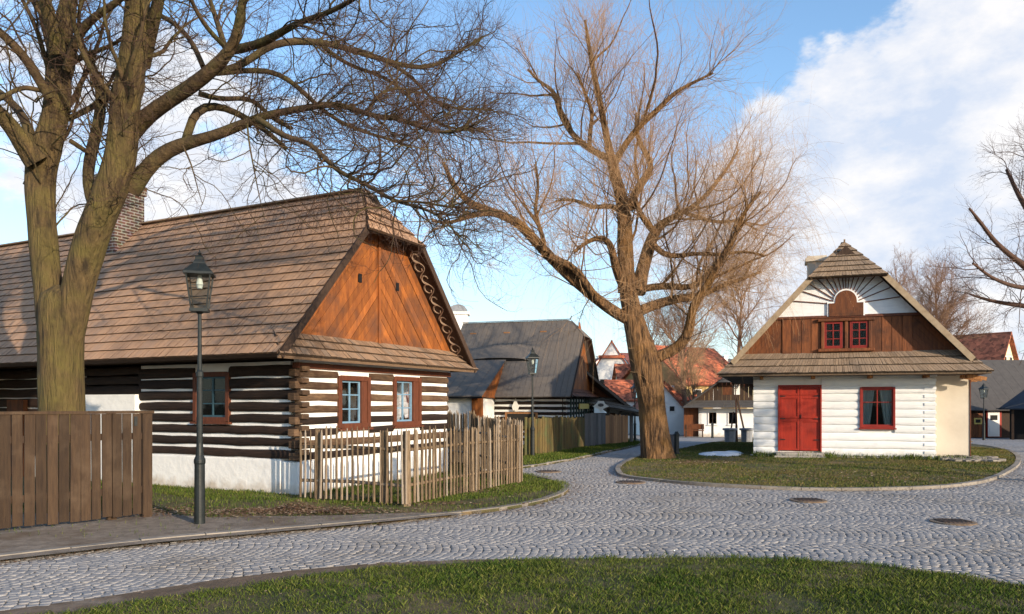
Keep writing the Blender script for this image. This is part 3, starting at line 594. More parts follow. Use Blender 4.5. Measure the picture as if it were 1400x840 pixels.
def window(root, O, U, Nn, s0, s1, z0, z1, fr='trim', sash='blue_frame', cols=2, rows=3, fw=0.06, out=0.09, recess=-0.02, curtain=False, label=None, bars=None, shutter=0.0, sill=True, deep=0.25):
    """framed window: casing (part) > sash, pane, curtain; opening spans s0..s1, z0..z1 on the wall"""
    O = Vector(O); U = Vector(U); Nn = Vector(Nn)
    def bx(mb, a, b, c, d, n0, n1, r=None):
        p = [O + U * a + Nn * n0, O + U * b + Nn * n0, O + U * b + Nn * n1, O + U * a + Nn * n1]
        mb.hexa([q + Vector((0, 0, c)) for q in p] + [q + Vector((0, 0, d)) for q in p], r)
    f = MB()
    bx(f, s0 - 0.01, s0 + fw, z0, z1, -deep, out); bx(f, s1 - fw, s1 + 0.01, z0, z1, -deep, out)
    bx(f, s0 + fw, s1 - fw, z1 - fw, z1 + 0.01, -deep, out - 0.003); bx(f, s0 + fw, s1 - fw, z0 - 0.01, z0 + fw, -deep, out - 0.003)
    fo = f.build('window_frame', fr, root, label=label, bevel=0.004)
    a, b, c, d = s0 + fw, s1 - fw, z0 + fw, z1 - fw
    if shutter:
        g = MB(); bx(g, b - shutter, b, c, d, recess - 0.02, out - 0.02); g.build('shutter', fr, fo, bevel=0.004); b -= shutter
    g = MB(); t = 0.035
    bx(g, a, a + t, c, d, recess, recess + 0.035); bx(g, b - t, b, c, d, recess, recess + 0.035); bx(g, a + t, b - t, d - t, d, recess, recess + 0.033); bx(g, a + t, b - t, c, c + t, recess, recess + 0.033)
    for i in range(1, cols): s = a + (b - a) * i / cols; bx(g, s - 0.016, s + 0.016, c + t, d - t, recess + 0.001, recess + 0.031)
    for q in (bars or [j / rows for j in range(1, rows)]): z = c + (d - c) * q; bx(g, a + t, b - t, z - 0.011, z + 0.011, recess + 0.004, recess + 0.027)
    g.build('sash', sash, fo)
    g = MB(); bx(g, a + 0.01, b - 0.01, c + 0.01, d - 0.01, recess + 0.008, recess + 0.014); g.build('pane', 'glass', fo)
    g = MB(); bx(g, a, b, c, d, -deep - 0.02, -deep); g.build('dark_room', 'room', fo)
    if curtain:
        g = MB(); 
        for k, (ca, cb) in enumerate(((a + 0.02, a + (b - a) * 0.42), (a + (b - a) * 0.58, b - 0.02))):
            n = 12
            for i in range(n):
                u0 = i / n; u1 = (i + 1) / n
                w0 = 0.02 * math.sin(u0 * 19); w1 = 0.02 * math.sin(u1 * 19)
                def pt(u, w, top):
                    s = ca + (cb - ca) * (u if top else (u * 0.62 if k == 0 else 0.38 + u * 0.62)); return O + U * s + Nn * (recess - 0.05 + w) + Vector((0, 0, d - 0.03 if top else c + 0.02))
                g.poly([pt(u0, w0, 0), pt(u1, w1, 0), pt(u1, w1, 1), pt(u0, w0, 1)])
        g.build('curtain', 'curtain', fo)
    if sill:
        g = MB(); bx(g, s0 - 0.04, s1 + 0.04, z0 - 0.05, z0 - 0.01, 0.0, out + 0.04); g.build('sill', fr, fo)
    return fo
def clip_z(poly, zmax):
    out = []
    for i in range(len(poly)):
        a = poly[i]; b = poly[(i + 1) % len(poly)]
        ia = a[1] <= zmax; ib = b[1] <= zmax
        if ia: out.append(a)
        if ia != ib: t = (zmax - a[1]) / (b[1] - a[1]); out.append((a[0] + (b[0] - a[0]) * t, zmax))
    return out
def diag_boards(mb, xo, xi, zb, slope, w, y, ztop, th=0.025, fwd=-1):
    """boards parallel to a rake; xo outer foot of the rake, xi inner vertical line, in the plane y"""
    sg = 1 if xi > xo else -1; n = int(abs(xi - xo) / w)
    for k in range(n):
        a = xo + sg * (abs(xi - xo) * k / n + 0.004); b = xo + sg * (abs(xi - xo) * (k + 1) / n - 0.004)
        za = zb + abs(xi - a) * slope; zb2 = zb + abs(xi - b) * slope
        poly = clip_z([(a, zb), (b, zb), (xi, zb2), (xi, za)], ztop)
        if len(poly) < 3: continue
        d = random.uniform(-0.006, 0.008)
        mb.prism([(p[0], y + fwd * d, p[1]) for p in poly], (0, fwd * th, 0))

# ================================================================== LEFT LOG HOUSE
A1 = math.atan2(0.894, 0.447)
def left_house():
    root = thing('log_house', 'large dark log house with white chinking, steep shingled roof and orange boarded gable', 'house', (-3.8, 13.5, 0), A1)
    W = 4.92; LN = 15.5; cx = 2.3; zr = 6.06; ze = 2.48; ov = 1.0; yf = -0.48; hw = 3.3; PL = 0.64; WT = 2.42
    sl_ = (zr - ze) / hw
    # plinth
    mb = MB(); mb.box((-0.10, -0.10, -0.2), (W + 0.05, 0.3, PL - 0.005)); mb.box((-0.10, 0.3, -0.2), (0.3, 4.06, PL + 0.03)); mb.box((-0.1, 4.06, -0.2), (0.3, LN, 0.5))
    mb.build('plinth', 'plaster', root, bevel=0.03)
    gw = [(0.985, 1.945, 1.20, 2.19), (2.76, 3.78, 1.20, 2.23)]; lw = [(1.585, 2.51, 1.33, 2.25)]
    # gable log wall
    ch = MB(); lg = MB(); lgd = MB()
    wallplane(ch, (0, 0, 0), (1, 0, 0), (0, -1, 0), 0.0, W, PL, WT, gw, off=0.075)
    n = 8; pit = (WT - 0.09 - PL) / n
    for i in range(n):
        z = PL + i * pit
        logs(lgd if i in (0, 2, 3) else lg, (0, 0, 0), (1, 0, 0), (0, -1, 0), -0.06, W + 0.03, z + 0.004, z + pit * random.uniform(0.70, 0.80), 0, 0.105, gw, jit=0.010)
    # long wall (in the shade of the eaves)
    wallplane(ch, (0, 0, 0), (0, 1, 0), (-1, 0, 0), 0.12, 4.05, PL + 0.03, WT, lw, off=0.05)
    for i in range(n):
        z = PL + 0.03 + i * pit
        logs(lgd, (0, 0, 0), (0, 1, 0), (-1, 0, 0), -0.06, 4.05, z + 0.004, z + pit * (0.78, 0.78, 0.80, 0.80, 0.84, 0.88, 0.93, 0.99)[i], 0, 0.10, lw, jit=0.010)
    for i in range(9): logs(lgd, (0, 0, 0), (0, 1, 0), (-1, 0, 0), 5.97, LN, 0.5 + i * 0.215, 0.5 + i * 0.215 + 0.2, 0, 0.07)
    wallplane(ch, (0, 0, 0), (0, 1, 0), (-1, 0, 0), 5.97, LN, 0.5, WT, [], off=0.01)
    for i in range(3): logs(lgd, (0, 0, 0), (0, 1, 0), (-1, 0, 0), 4.05, 5.97, 1.86 + i * 0.19, 2.03 + i * 0.19, 0, 0.07)
    ch.build('chinking', 'plaster', root); lg.build('logs', 'log_worn', root); lgd.build('dark_logs', 'log_dark', root)
    mb = MB(); mb.box((-0.18, 4.05, 0), (0.2, 5.97, 1.85)); mb.build('plastered_panel', 'plaster', root, bevel=0.02)
    # crossed log ends at the corner, wall plate
    mb = MB()
    for i in range(n):
        z = PL + i * pit
        mb.box((-0.17 - random.uniform(0, 0.03), -0.10, z + pit * 0.1), (0.02, 0.06, z + pit * 0.72)); mb.box((-0.09, -0.17 - random.uniform(0, 0.03), z + pit * 0.55), (0.10, 0.0, z + pit * 0.98))
    mb.build('corner_joint', 'log_worn', root, bevel=0.015)
    mb = MB(); mb.box((-0.12, -0.13, WT - 0.13), (W + 0.1, 0.02, WT - 0.03)); mb.build('wall_plate', 'trim', root, bevel=0.008)
    mb = MB(); mb.box((-0.1, -0.115, WT - 0.02), (W + 0.08, 0.0, WT + 0.12)); mb.build('plaster_band', 'plaster', root)
    # back walls
    mb = MB(); mb.box((W - 0.15, 0.05, -0.2), (W, LN, WT + 0.1)); mb.box((0.05, LN - 0.1, 0), (W - 0.15, LN, WT + 0.1)); mb.build('rear_wall', 'log_dark', root)
    # ceiling soffit
    mb = MB(); mb.box((-0.9, -0.30, 2.46), (W + 0.5, LN, 2.50)); mb.build('soffit', 'dark_wood', root)
    # windows
    for k, (a, b, c, d) in enumerate(gw): window(root, (0, -0.0, 0), (1, 0, 0), (0, -1, 0), a, b, c, d, cols=2, rows=3, fw=0.085, out=0.125, recess=0.02, shutter=0.17 if k == 0 else 0.2, label='brown window with an open blue sash left of its shutter')
    a, b, c, d = lw[0]; window(root, (0, 0, 0), (0, 1, 0), (-1, 0, 0), a, b, c, d, sash='teal_frame', cols=2, rows=3, fw=0.08, out=0.11, recess=0.02)
    # ---------------- roof
    H = 0.95; th = 1 - H / hw     # hip begins at t = th up the slope
    hz_ = ze + (hw - H) * sl_; ya = 0.32
    sh = MB(); ext = LN + 0.4
    Lf = edge([(0, (cx - hw, yf, ze)), (th, (cx - H, yf, hz_)), (1, (cx, ya, zr))]); Rf = edge([(0, (cx - hw, ext, ze)), (1, (cx, ext, zr))])
    shingles(sh, Lf, Rf, 20, 0.10, 0.038)
    Lf2 = edge([(0, (cx + hw, yf, ze)), (th, (cx + H, yf, hz_)), (1, (cx, ya, zr))]); Rf2 = edge([(0, (cx + hw, ext, ze)), (1, (cx, ext, zr))])
    shingles(sh, Lf2, Rf2, 20, 0.3, 0.036)
    # hip
    shingles(sh, edge([(0, (cx - H - 0.04, yf - 0.06, hz_ - 0.05)), (1, (cx - 0.03, ya - 0.02, zr + 0.01))]), edge([(0, (cx + H + 0.04, yf - 0.06, hz_ - 0.05)), (1, (cx + 0.03, ya - 0.02, zr + 0.01))]), 5, 0.14, 0.055)
    roof = sh.build('roof', 'shingle', root)
    dk = MB()
    for s in (-1, 1):
        slab(dk, [(cx + s * hw, yf, ze), (cx + s * hw, ext, ze), (cx, ext, zr), (cx, ya, zr), (cx + s * H, yf, hz_)], 0.07)
    slab(dk, [(cx - H, yf - 0.05, hz_ - 0.03), (cx + H, yf - 0.05, hz_ - 0.03), (cx, ya, zr)], 0.06)
    dk.build('roof_boarding', 'dark_wood', roof)
    # ridge boards
    mb = MB(); mb.bar((cx - 0.05, ya, zr + 0.02), (cx - 0.05, ext, zr + 0.02), 0.14, 0.03); mb.build('ridge_board', 'shingle_pale', roof)
    # rake boards
    for s in (-1, 1): mb = MB(); mb.bar((cx + s * (hw - 0.05), yf - 0.02, ze - 0.03), (cx + s * (H + 0.02), yf - 0.02, hz_ - 0.06), 0.035, 0.13, up=(0, 0, 1)); mb.build('bargeboard', 'dark_wood', roof)
    # painted scrolls on the underside of the right hand verge
    sf = MB(); nx = Vector((sl_, 0, 1)).normalized()
    a = Vector((cx + hw - 0.25, yf + 0.01, ze + 0.25 * sl_ - 0.085)); b = Vector((cx + H, yf + 0.01, hz_ - 0.085))
    w_ = Vector((0, 0.44, 0)); sf.prism([a, a + w_, b + w_, b], Vector((sl_, 0, 1)).normalized() * 0.012); sf.build('verge_soffit', 'scroll_dark', roof)
    sc = MB(); d = (b - a); Ld = d.length; d.normalize(); nn_ = -Vector((sl_, 0, 1)).normalized() * 0.012
    sc.tube([tuple(a + d * (Ld * i / 66) + Vector((0, 0.22 + 0.11 * math.sin(i / 66 * 11 * math.pi), 0)) + nn_) for i in range(67)], 0.016, 5); sc.build('scroll_stem', 'scroll_pale', roof); sc = MB()
    ns = 11
    for k in range(ns):
        c = a + d * (Ld * (k + 0.5) / ns) + Vector((0, 0.22, 0)) + nn_; sg = 1 if k % 2 else -1; pts = []
        for i in range(17):
            t = i / 16; ang = t * 4.6 + (0 if sg > 0 else math.pi); rr = 0.135 * (1 - 0.65 * t)
            pts.append(tuple(c + d * (math.cos(ang) * rr * 1.05 - 0.02) + Vector((0, 1, 0)) * (math.sin(ang) * rr * sg + sg * 0.02)))
        sc.tube(pts, [0.026 - 0.010 * i / 16 for i in range(17)], 5)
        sc.build('scroll_ornament', 'scroll_pale', roof); sc = MB()
    # pent roof under the gable
    pr = MB(); zt = 2.86
    shingles(pr, edge([(0, (cx - hw - 0.02, yf - 0.04, ze - 0.02)), (1, (cx - hw + 0.36, -0.02, zt + 0.06))]), edge([(0, (cx + hw + 0.02, yf - 0.04, ze - 0.02)), (1, (cx + hw - 0.36, -0.02, zt + 0.06))]), 3, 0.14, 0.05)
    slab(pr, [(cx - hw, yf - 0.03, ze - 0.03), (cx + hw, yf - 0.03, ze - 0.03), (cx + hw - 0.36, 0, zt), (cx - hw + 0.36, 0, zt)], 0.05)
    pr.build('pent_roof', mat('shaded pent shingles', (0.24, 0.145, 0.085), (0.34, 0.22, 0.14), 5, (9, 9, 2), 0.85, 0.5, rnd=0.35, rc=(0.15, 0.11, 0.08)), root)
    # gable boards, following the rakes
    g = MB(); y0 = -0.03; zb = zt - 0.02
    xo = cx - (zr - 0.1 - zb) / sl_; xo2 = cx + (zr - 0.1 - zb) / sl_
    diag_boards(g, xo, cx - 0.02, zb, sl_, 0.185, y0, hz_ + 0.35); diag_boards(g, xo2, cx + 0.02, zb, sl_, 0.185, y0, hz_ + 0.35)
    go = g.build('gable_boards', 'board_orange', root)
    mb = MB(); mb.box((cx - 0.035, y0 - 0.06, zb), (cx + 0.035, y0 - 0.02, hz_ + 0.2)); mb.build('centre_batten', 'board_orange', go)
    zz = 4.05
    for xx in (cx - 0.62, cx + 0.64): mb = MB(); mb.box((xx - 0.05, y0 - 0.045, zz), (xx + 0.05, y0 - 0.02, zz + 0.17)); mb.build('air_hole', 'black', go)
    mb = MB(); mb.prism([(cx - hw + 0.3, 0.1, 2.5), (cx + hw - 0.3, 0.1, 2.5), (cx, 0.1, zr - 0.15)], (0, -0.11, 0)); mb.build('gable_backing', 'dark_wood', root)
    # chimney
    chm = MB(); chm.box((1.5, 7.0, 4.7), (2.3, 7.95, 6.75)); chm.box((1.46, 6.96, 6.75), (2.34, 7.99, 6.98)); chm.box((1.5, 7.0, 6.98), (2.3, 7.95, 7.18))
    c = chm.build('chimney', M['brick'], roof)
    mb = MB(); mb.box((2.3, 7.35, 5.9), (2.55, 7.7, 6.35)); mb.build('soot_door', 'iron', c); mb = MB(); mb.box((1.62, 7.12, 7.18), (2.18, 7.83, 7.19)); mb.build('flue', 'black', c)
    # lower entrance roof at the far left
    pl = MB()
    shingles(pl, edge([(0, (-2.1, 7.6, 1.92)), (1, (-0.55, 7.6, 2.85))]), edge([(0, (-2.1, 13.0, 1.92)), (1, (-0.55, 13.0, 2.85))]), 6, 0.2, 0.036)
    slab(pl, [(-2.1, 7.6, 1.92), (-2.1, 13.0, 1.92), (-0.55, 13, 2.85), (-0.55, 7.6, 2.85)], 0.06)
    pl.build('porch_roof', 'shingle', root)
    mb = MB(); mb.box((-1.95, 7.8, 0), (-1.83, 7.92, 1.95)); mb.build('porch_post', 'dark_wood', root); mb = MB(); mb.box((-1.95, 12.7, 0), (-1.83, 12.82, 1.95)); mb.build('porch_post', 'dark_wood', root)
    mb = MB(); mb.box((-0.2, 7.7, 0.0), (-0.1, 8.3, 1.75)); mb.build('entrance_door', 'board_brown', root)
left_house()

# ================================================================== WHITE COTTAGE
def white_cottage():
    root = thing('cottage', 'white painted log cottage with red double door and sunburst gable on the grass island', 'house', (10.01, 22.85, 0), R(-19)); root.scale = (0.916, 1, 1)
    xl, xr = -2.85, 2.6; WT = 2.72
    op = [(-2.08, -0.72, 0.22, 2.24), (0.44, 1.46, 0.96, 2.16)]
    mb = MB(); wallplane(mb, (0, 0, 0), (1, 0, 0), (0, -1, 0), xl, xr, -0.1, WT, op, off=0.0)
    mb.box((xl, 0.0, -0.1), (xl + 0.15, 8.5, WT)); mb.box((xr - 0.15, 0.0, -0.1), (xr, 8.5, WT)); mb.box((xl + 0.15, 8.3, -0.1), (xr - 0.15, 8.5, WT))
    mb.build('wall', 'plaster', root)
    lg = MB(); n = 10; z = 0.10; hs = []
    pit = (WT - 0.28 - 0.1) / n
    for i in range(n):
        h0 = 0.10 + i * pit
        logs(lg, (0, 0, 0), (1, 0, 0), (0, -1, 0), xl - 0.02, xr + 0.02, h0 + 0.004, h0 + pit - 0.010, 0, 0.055, op, jit=0.007)
    lg.box((xl - 0.03, -0.075, WT - 0.27), (xr + 0.06, 0.0, WT - 0.02))
    lg.build('logs', 'white_log', root)
    for i in range(n):
        h0 = 0.10 + i * pit; mb = MB(); mb.box((xr - 0.30, -0.078, h0 + pit * 0.45), (xr + 0.04, -0.03, h0 + pit * 1.0 - 0.05)); mb.build('corner_joint', 'white_log', root)
    mb = MB(); mb.box((xl - 0.12, -0.16, -0.1), (xl + 0.5, 0.02, 0.09)); mb.box((xl + 0.5, -0.10, -0.1), (xr + 0.1, 0.0, 0.08)); mb.box((xr - 0.2, -0.14, -0.1), (xr + 0.18, 0.1, 0.14)); mb.build('foundation', 'plaster', root, bevel=0.03)
    # door
    fr = MB(); a, b, c, d = op[0]
    fr.box((a - 0.0, -0.11, c), (a + 0.05, 0.05, d)); fr.box((b - 0.05, -0.11, c), (b, 0.05, d)); fr.box((a + 0.05, -0.108, d - 0.05), (b - 0.05, 0.05, d))
    do = fr.build('double_door', 'red', root, bevel=0.005)
    cxd = (a + b) / 2
    for (p, q) in ((a + 0.055, cxd - 0.006), (cxd + 0.006, b - 0.055)):
        m_ = MB(); m_.box((p, -0.05, c + 0.02), (q, 0.0, d - 0.055))
        for (z0, z1) in ((c + 0.02, c + 0.95), (c + 1.0, c + 1.66), (c + 1.71, d - 0.055)):
            m_.box((p, -0.072, z0), (p + 0.07, -0.05, z1)); m_.box((q - 0.07, -0.072, z0), (q, -0.05, z1)); m_.box((p + 0.07, -0.07, z0), (q - 0.07, -0.05, z0 + 0.06)); m_.box((p + 0.07, -0.07, z1 - 0.06), (q - 0.07, -0.05, z1))
        m_.build('door_leaf', 'red', do, bevel=0.006)
    m_ = MB()
    for zz in (c + 0.35, c + 0.99, c + 1.68):
        for xx in (a + 0.055, b - 0.23): m_ = MB(); m_.box((xx, -0.078, zz - 0.015), (xx + 0.175, -0.073, zz + 0.015)); m_.build('hinge', 'iron', do)
    m_ = MB(); m_.box((cxd + 0.03, -0.10, c + 1.0), (cxd + 0.05, -0.07, c + 1.12)); m_.build('handle', 'iron', do)
    mb = MB(); mb.box((-2.14, -0.48, -0.02), (-0.66, -0.06, 0.19)); mb.box((-2.2, -0.62, -0.02), (-0.62, -0.485, 0.10)); mb.build('doorstep', 'stone', root, bevel=0.015)
    a, b, c, d = op[1]; window(root, (0, 0, 0), (1, 0, 0), (0, -1, 0), a, b, c, d, 'red_frame', 'red_frame', 2, 1, 0.055, 0.09, 0.0, curtain=True, bars=[0.64])
    # annex wall on the right, set back
    mb = MB(); mb.box((xr, 0.62, 0.0), (3.72, 0.8, 2.6)); mb.box((3.54, 0.8, 0.0), (3.72, 8.5, 2.6)); mb.build('annex_wall', 'cream', root, bevel=0.01)
    mb = MB(); mb.box((3.72, 0.60, 0.0), (3.75, 0.8, 2.5)); mb.build('corner_strip', 'trim', root); 
    mb = MB(); mb.box((xr - 0.1, -0.75, 2.50), (3.95, 8.5, 2.545)); mb.box((xl - 1.05, -0.72, 2.50), (xr - 0.1, 0.0, 2.54)); mb.box((xl - 1.05, 0, 2.50), (xl, 8.5, 2.54))
    mb.build('soffit', 'dark_wood', root)
    for k in range(7):
        mb = MB(); mb.bar((3.4, -0.45 + k * 0.28, 2.46), (3.93 + random.uniform(-0.06, 0.06), -0.45 + k * 0.28, 2.36), 0.09, 0.10); mb.build('rafter_end', 'plank_tan', root)
    for xx in (-2.6, -1.0, 0.7, 2.3): mb = MB(); mb.bar((xx, 0, 2.46), (xx, -0.6, 2.46), 0.11, 0.09); mb.build('rafter_end', 'plank_tan', root)
    # roof
    hw = 3.95; zr = 6.55; ze = 2.56; sl_ = (zr - ze) / hw; H = 1.06; yf = -0.60; ext = 9.0; th = 1 - H / hw; hz_ = ze + (hw - H) * sl_; ya = 0.35
    sh = MB()
    for s in (-1, 1):
        e0 = edge([(0, (s * hw, yf, ze)), (th, (s * H, yf, hz_)), (1, (0, ya, zr))]); e1 = edge([(0, (s * hw, ext, ze)), (1, (0, ext, zr))])
        shingles(sh, e0, e1, 20, 0.17, 0.045)
        shingles(sh, edge([(0, (s * hw, -0.9, ze)), (1, (s * (hw - 0.62), -0.15, ze + 0.62 * sl_))]), edge([(0, (s * hw, yf, ze)), (1, (s * (hw - 0.6), -0.13, ze + 0.62 * sl_))]), 3, 0.15, 0.03)
    shingles(sh, edge([(0, (-H - 0.12, yf - 0.12, hz_ - 0.1)), (1, (-0.04, ya - 0.02, zr + 0.02))]), edge([(0, (H + 0.12, yf - 0.12, hz_ - 0.1)), (1, (0.04, ya - 0.02, zr + 0.02))]), 7, 0.10, 0.055)
    roof = sh.build('roof', 'shingle_pale', root)
    dk = MB()
    for s in (-1, 1): slab(dk, [(s * hw, yf, ze), (s * hw, ext, ze), (0, ext, zr), (0, ya, zr), (s * H, yf, hz_)], 0.07)
    slab(dk, [(-H - 0.1, yf - 0.1, hz_ - 0.1), (H + 0.1, yf - 0.1, hz_ - 0.1), (0, ya, zr)], 0.05)
    dk.build('roof_boarding', 'dark_wood', roof)
    for s in (-1, 1): mb = MB(); mb.bar((s * (hw - 0.42), yf - 0.02, ze + 0.42 * sl_ - 0.08), (s * (H + 0.02), yf - 0.02, hz_ - 0.08), 0.03, 0.17); mb.build('bargeboard', mat('pale weathered verge', (0.36, 0.28, 0.19), (0.26, 0.19, 0.12), 6, (1, 1, 1), 0.9), roof)
    mb = MB(); mb.bar((0, ya - 0.02, zr), (0, ya - 0.1, zr + 0.10), 0.05, 0.05); mb.bar((-0.03, ya, zr + 0.03), (-0.03, ext, zr + 0.03), 0.13, 0.03); mb.build('ridge_board', 'shingle_pale', roof)
    pr = MB(); zt = 3.19
    shingles(pr, edge([(0, (-hw - 0.05, -0.92, ze - 0.01)), (1, (-hw + 0.62, -0.14, zt + 0.02))]), edge([(0, (hw + 0.05, -0.92, ze - 0.01)), (1, (hw - 0.62, -0.14, zt + 0.02))]), 3, 0.085, 0.055)
    slab(pr, [(-hw, -0.9, ze - 0.02), (hw, -0.9, ze - 0.02), (hw - 0.62, -0.12, zt - 0.03), (-hw + 0.62, -0.12, zt - 0.03)], 0.05)
    pr.build('pent_roof', 'shingle_pale', root)
    # gable
    zb = 3.15; zm = 4.30; y0 = -0.15
    g = MB(); xin = 1.95
    k = 13; w = 2 * xin / k
    for i in range(k):
        a = -xin + i * w
        if -0.80 < a + w / 2 < 0.80 : zt_ = zb + 0.02
        d = random.uniform(-0.008, 0.01); zc = zm - 0.07
        g.box((a + 0.008, y0 - 0.03 - d, zb), (a + w - 0.008, y0, zc))
    for s in (-1, 1):
        xo = s * (zr - 0.12 - zb) / sl_; diag_boards(g, xo, s * xin, zb, sl_, 0.2, y0 + 0.02, zm - 0.07)
    go = g.build('gable_boards', 'board_brown', root)
    bk = MB(); bk.prism([(-3.35, 0.0, zb), (3.35, 0.0, zb), (0, 0.0, zr - 0.15)], (0, -0.13, 0)); bk.build('gable_backing', 'dark_wood', root)
    hx = lambda z: (zr - 0.14 - z) / sl_
    wp = MB(); wp.prism([(-hx(zm), y0 - 0.001, zm), (hx(zm), y0 - 0.001, zm), (hx(5.55), y0 - 0.001, 5.55), (-hx(5.55), y0 - 0.001, 5.55)], (0, -0.03, 0))
    so = wp.build('sunburst_panel', 'white_log', root)
    ry = MB(); cz = 4.62; yy = y0 - 0.045
    for i, ang in enumerate([6, 19, 31, 43, 54, 64, 74, 83, 90, 97, 106, 116, 126, 137, 149, 161, 174]):
        ca, sa = math.cos(R(ang)), math.sin(R(ang))
        t = min((zr - 0.17 - cz) / (sa + sl_ * abs(ca)), (5.44 - cz) / max(sa, 1e-3))
        ry.bar((ca * 0.36, yy, cz + sa * 0.3), (ca * t, yy, cz + sa * t), 0.028, 0.036, up=(0, 1, 0))
    ry.box((-hx(zm - 0.06), yy - 0.02, zm - 0.06), (hx(zm - 0.06), yy + 0.03, zm + 0.015)); ry.build('sun_rays', 'trim', so)
    def arch(e):
        pts = [(-0.53 - e, zm - 0.02), (0.53 + e, zm - 0.02), (0.53 + e, 4.68 + e), (0.34 + e, 4.68 + e)]
        for i in range(15): a = math.pi * i / 14; pts.append((math.cos(a) * (0.335 + e), 4.72 + math.sin(a) * (0.335 + e)))
        pts += [(-0.34 - e, 4.68 + e), (-0.53 - e, 4.68 + e)]; return pts
    m_ = MB(); m_.prism([(x, y0 - 0.03, z) for x, z in arch(0.035)], (0, -0.05, 0)); ar = m_.build('arch_surround', 'white_log', root)
    m_ = MB(); m_.prism([(x, y0 - 0.078, z) for x, z in arch(-0.012)], (0, -0.02, 0)); m_.build('arch_panel', 'board_brown', ar)
    for xc in (-0.38, 0.40):
        window(root, (0, y0, 0), (1, 0, 0), (0, -1, 0), xc - 0.27, xc + 0.27, 3.33, 4.13, 'red_frame', 'red_frame', 2, 3, 0.035, 0.065, 0.035, sill=False, deep=-0.034)
    m_ = MB(); m_.bar((-0.85, y0 - 0.09, 4.17), (0.85, y0 - 0.09, 4.17), 0.10, 0.09); m_.bar((-0.85, y0 - 0.09, 3.27), (0.85, y0 - 0.09, 3.27), 0.10, 0.09)
    for xx in (-0.70, 0.01, 0.72): m_.box((xx - 0.05, y0 - 0.10, 3.31), (xx + 0.05, y0 - 0.02, 4.12))
    m_.build('window_beam', 'board_brown', root, bevel=0.015)
    # chimney behind left
    c = MB(); c.box((-1.05, 2.2, 4.9), (-0.45, 2.9, 6.38)); c.box((-1.13, 2.12, 6.38), (-0.37, 2.98, 6.50)); c.box((-1.08, 2.17, 6.50), (-0.42, 2.93, 6.56)); c.build('chimney', 'cream', roof)
    return root
white_cottage()
mb = MB(); rng_ = random.Random(5)
for i in range(60):
    a = rng_.uniform(2.7, 4.3); b = rng_.uniform(-0.75, 0.35); s = rng_.uniform(0.10, 0.2)
    pts = [(10.01 + 0.9455 * a * 0.92 + 0.3256 * b + math.cos(k * 1.05) * s * rng_.uniform(0.8, 1.1), 22.85 - 0.3256 * a * 0.92 + 0.9455 * b + math.sin(k * 1.05) * s * rng_.uniform(0.8, 1.1), 0.05) for k in range(6)]
    mb.prism(pts, (0, 0, 0.04 + rng_.uniform(0, 0.03) + 0.05 * (b + 0.75)))
tag(mb.build('stone_paving', 'kerb', bevel=0.01), 'rough flagstones in the grass below the cream annex wall', 'paving')['kind'] = 'structure'

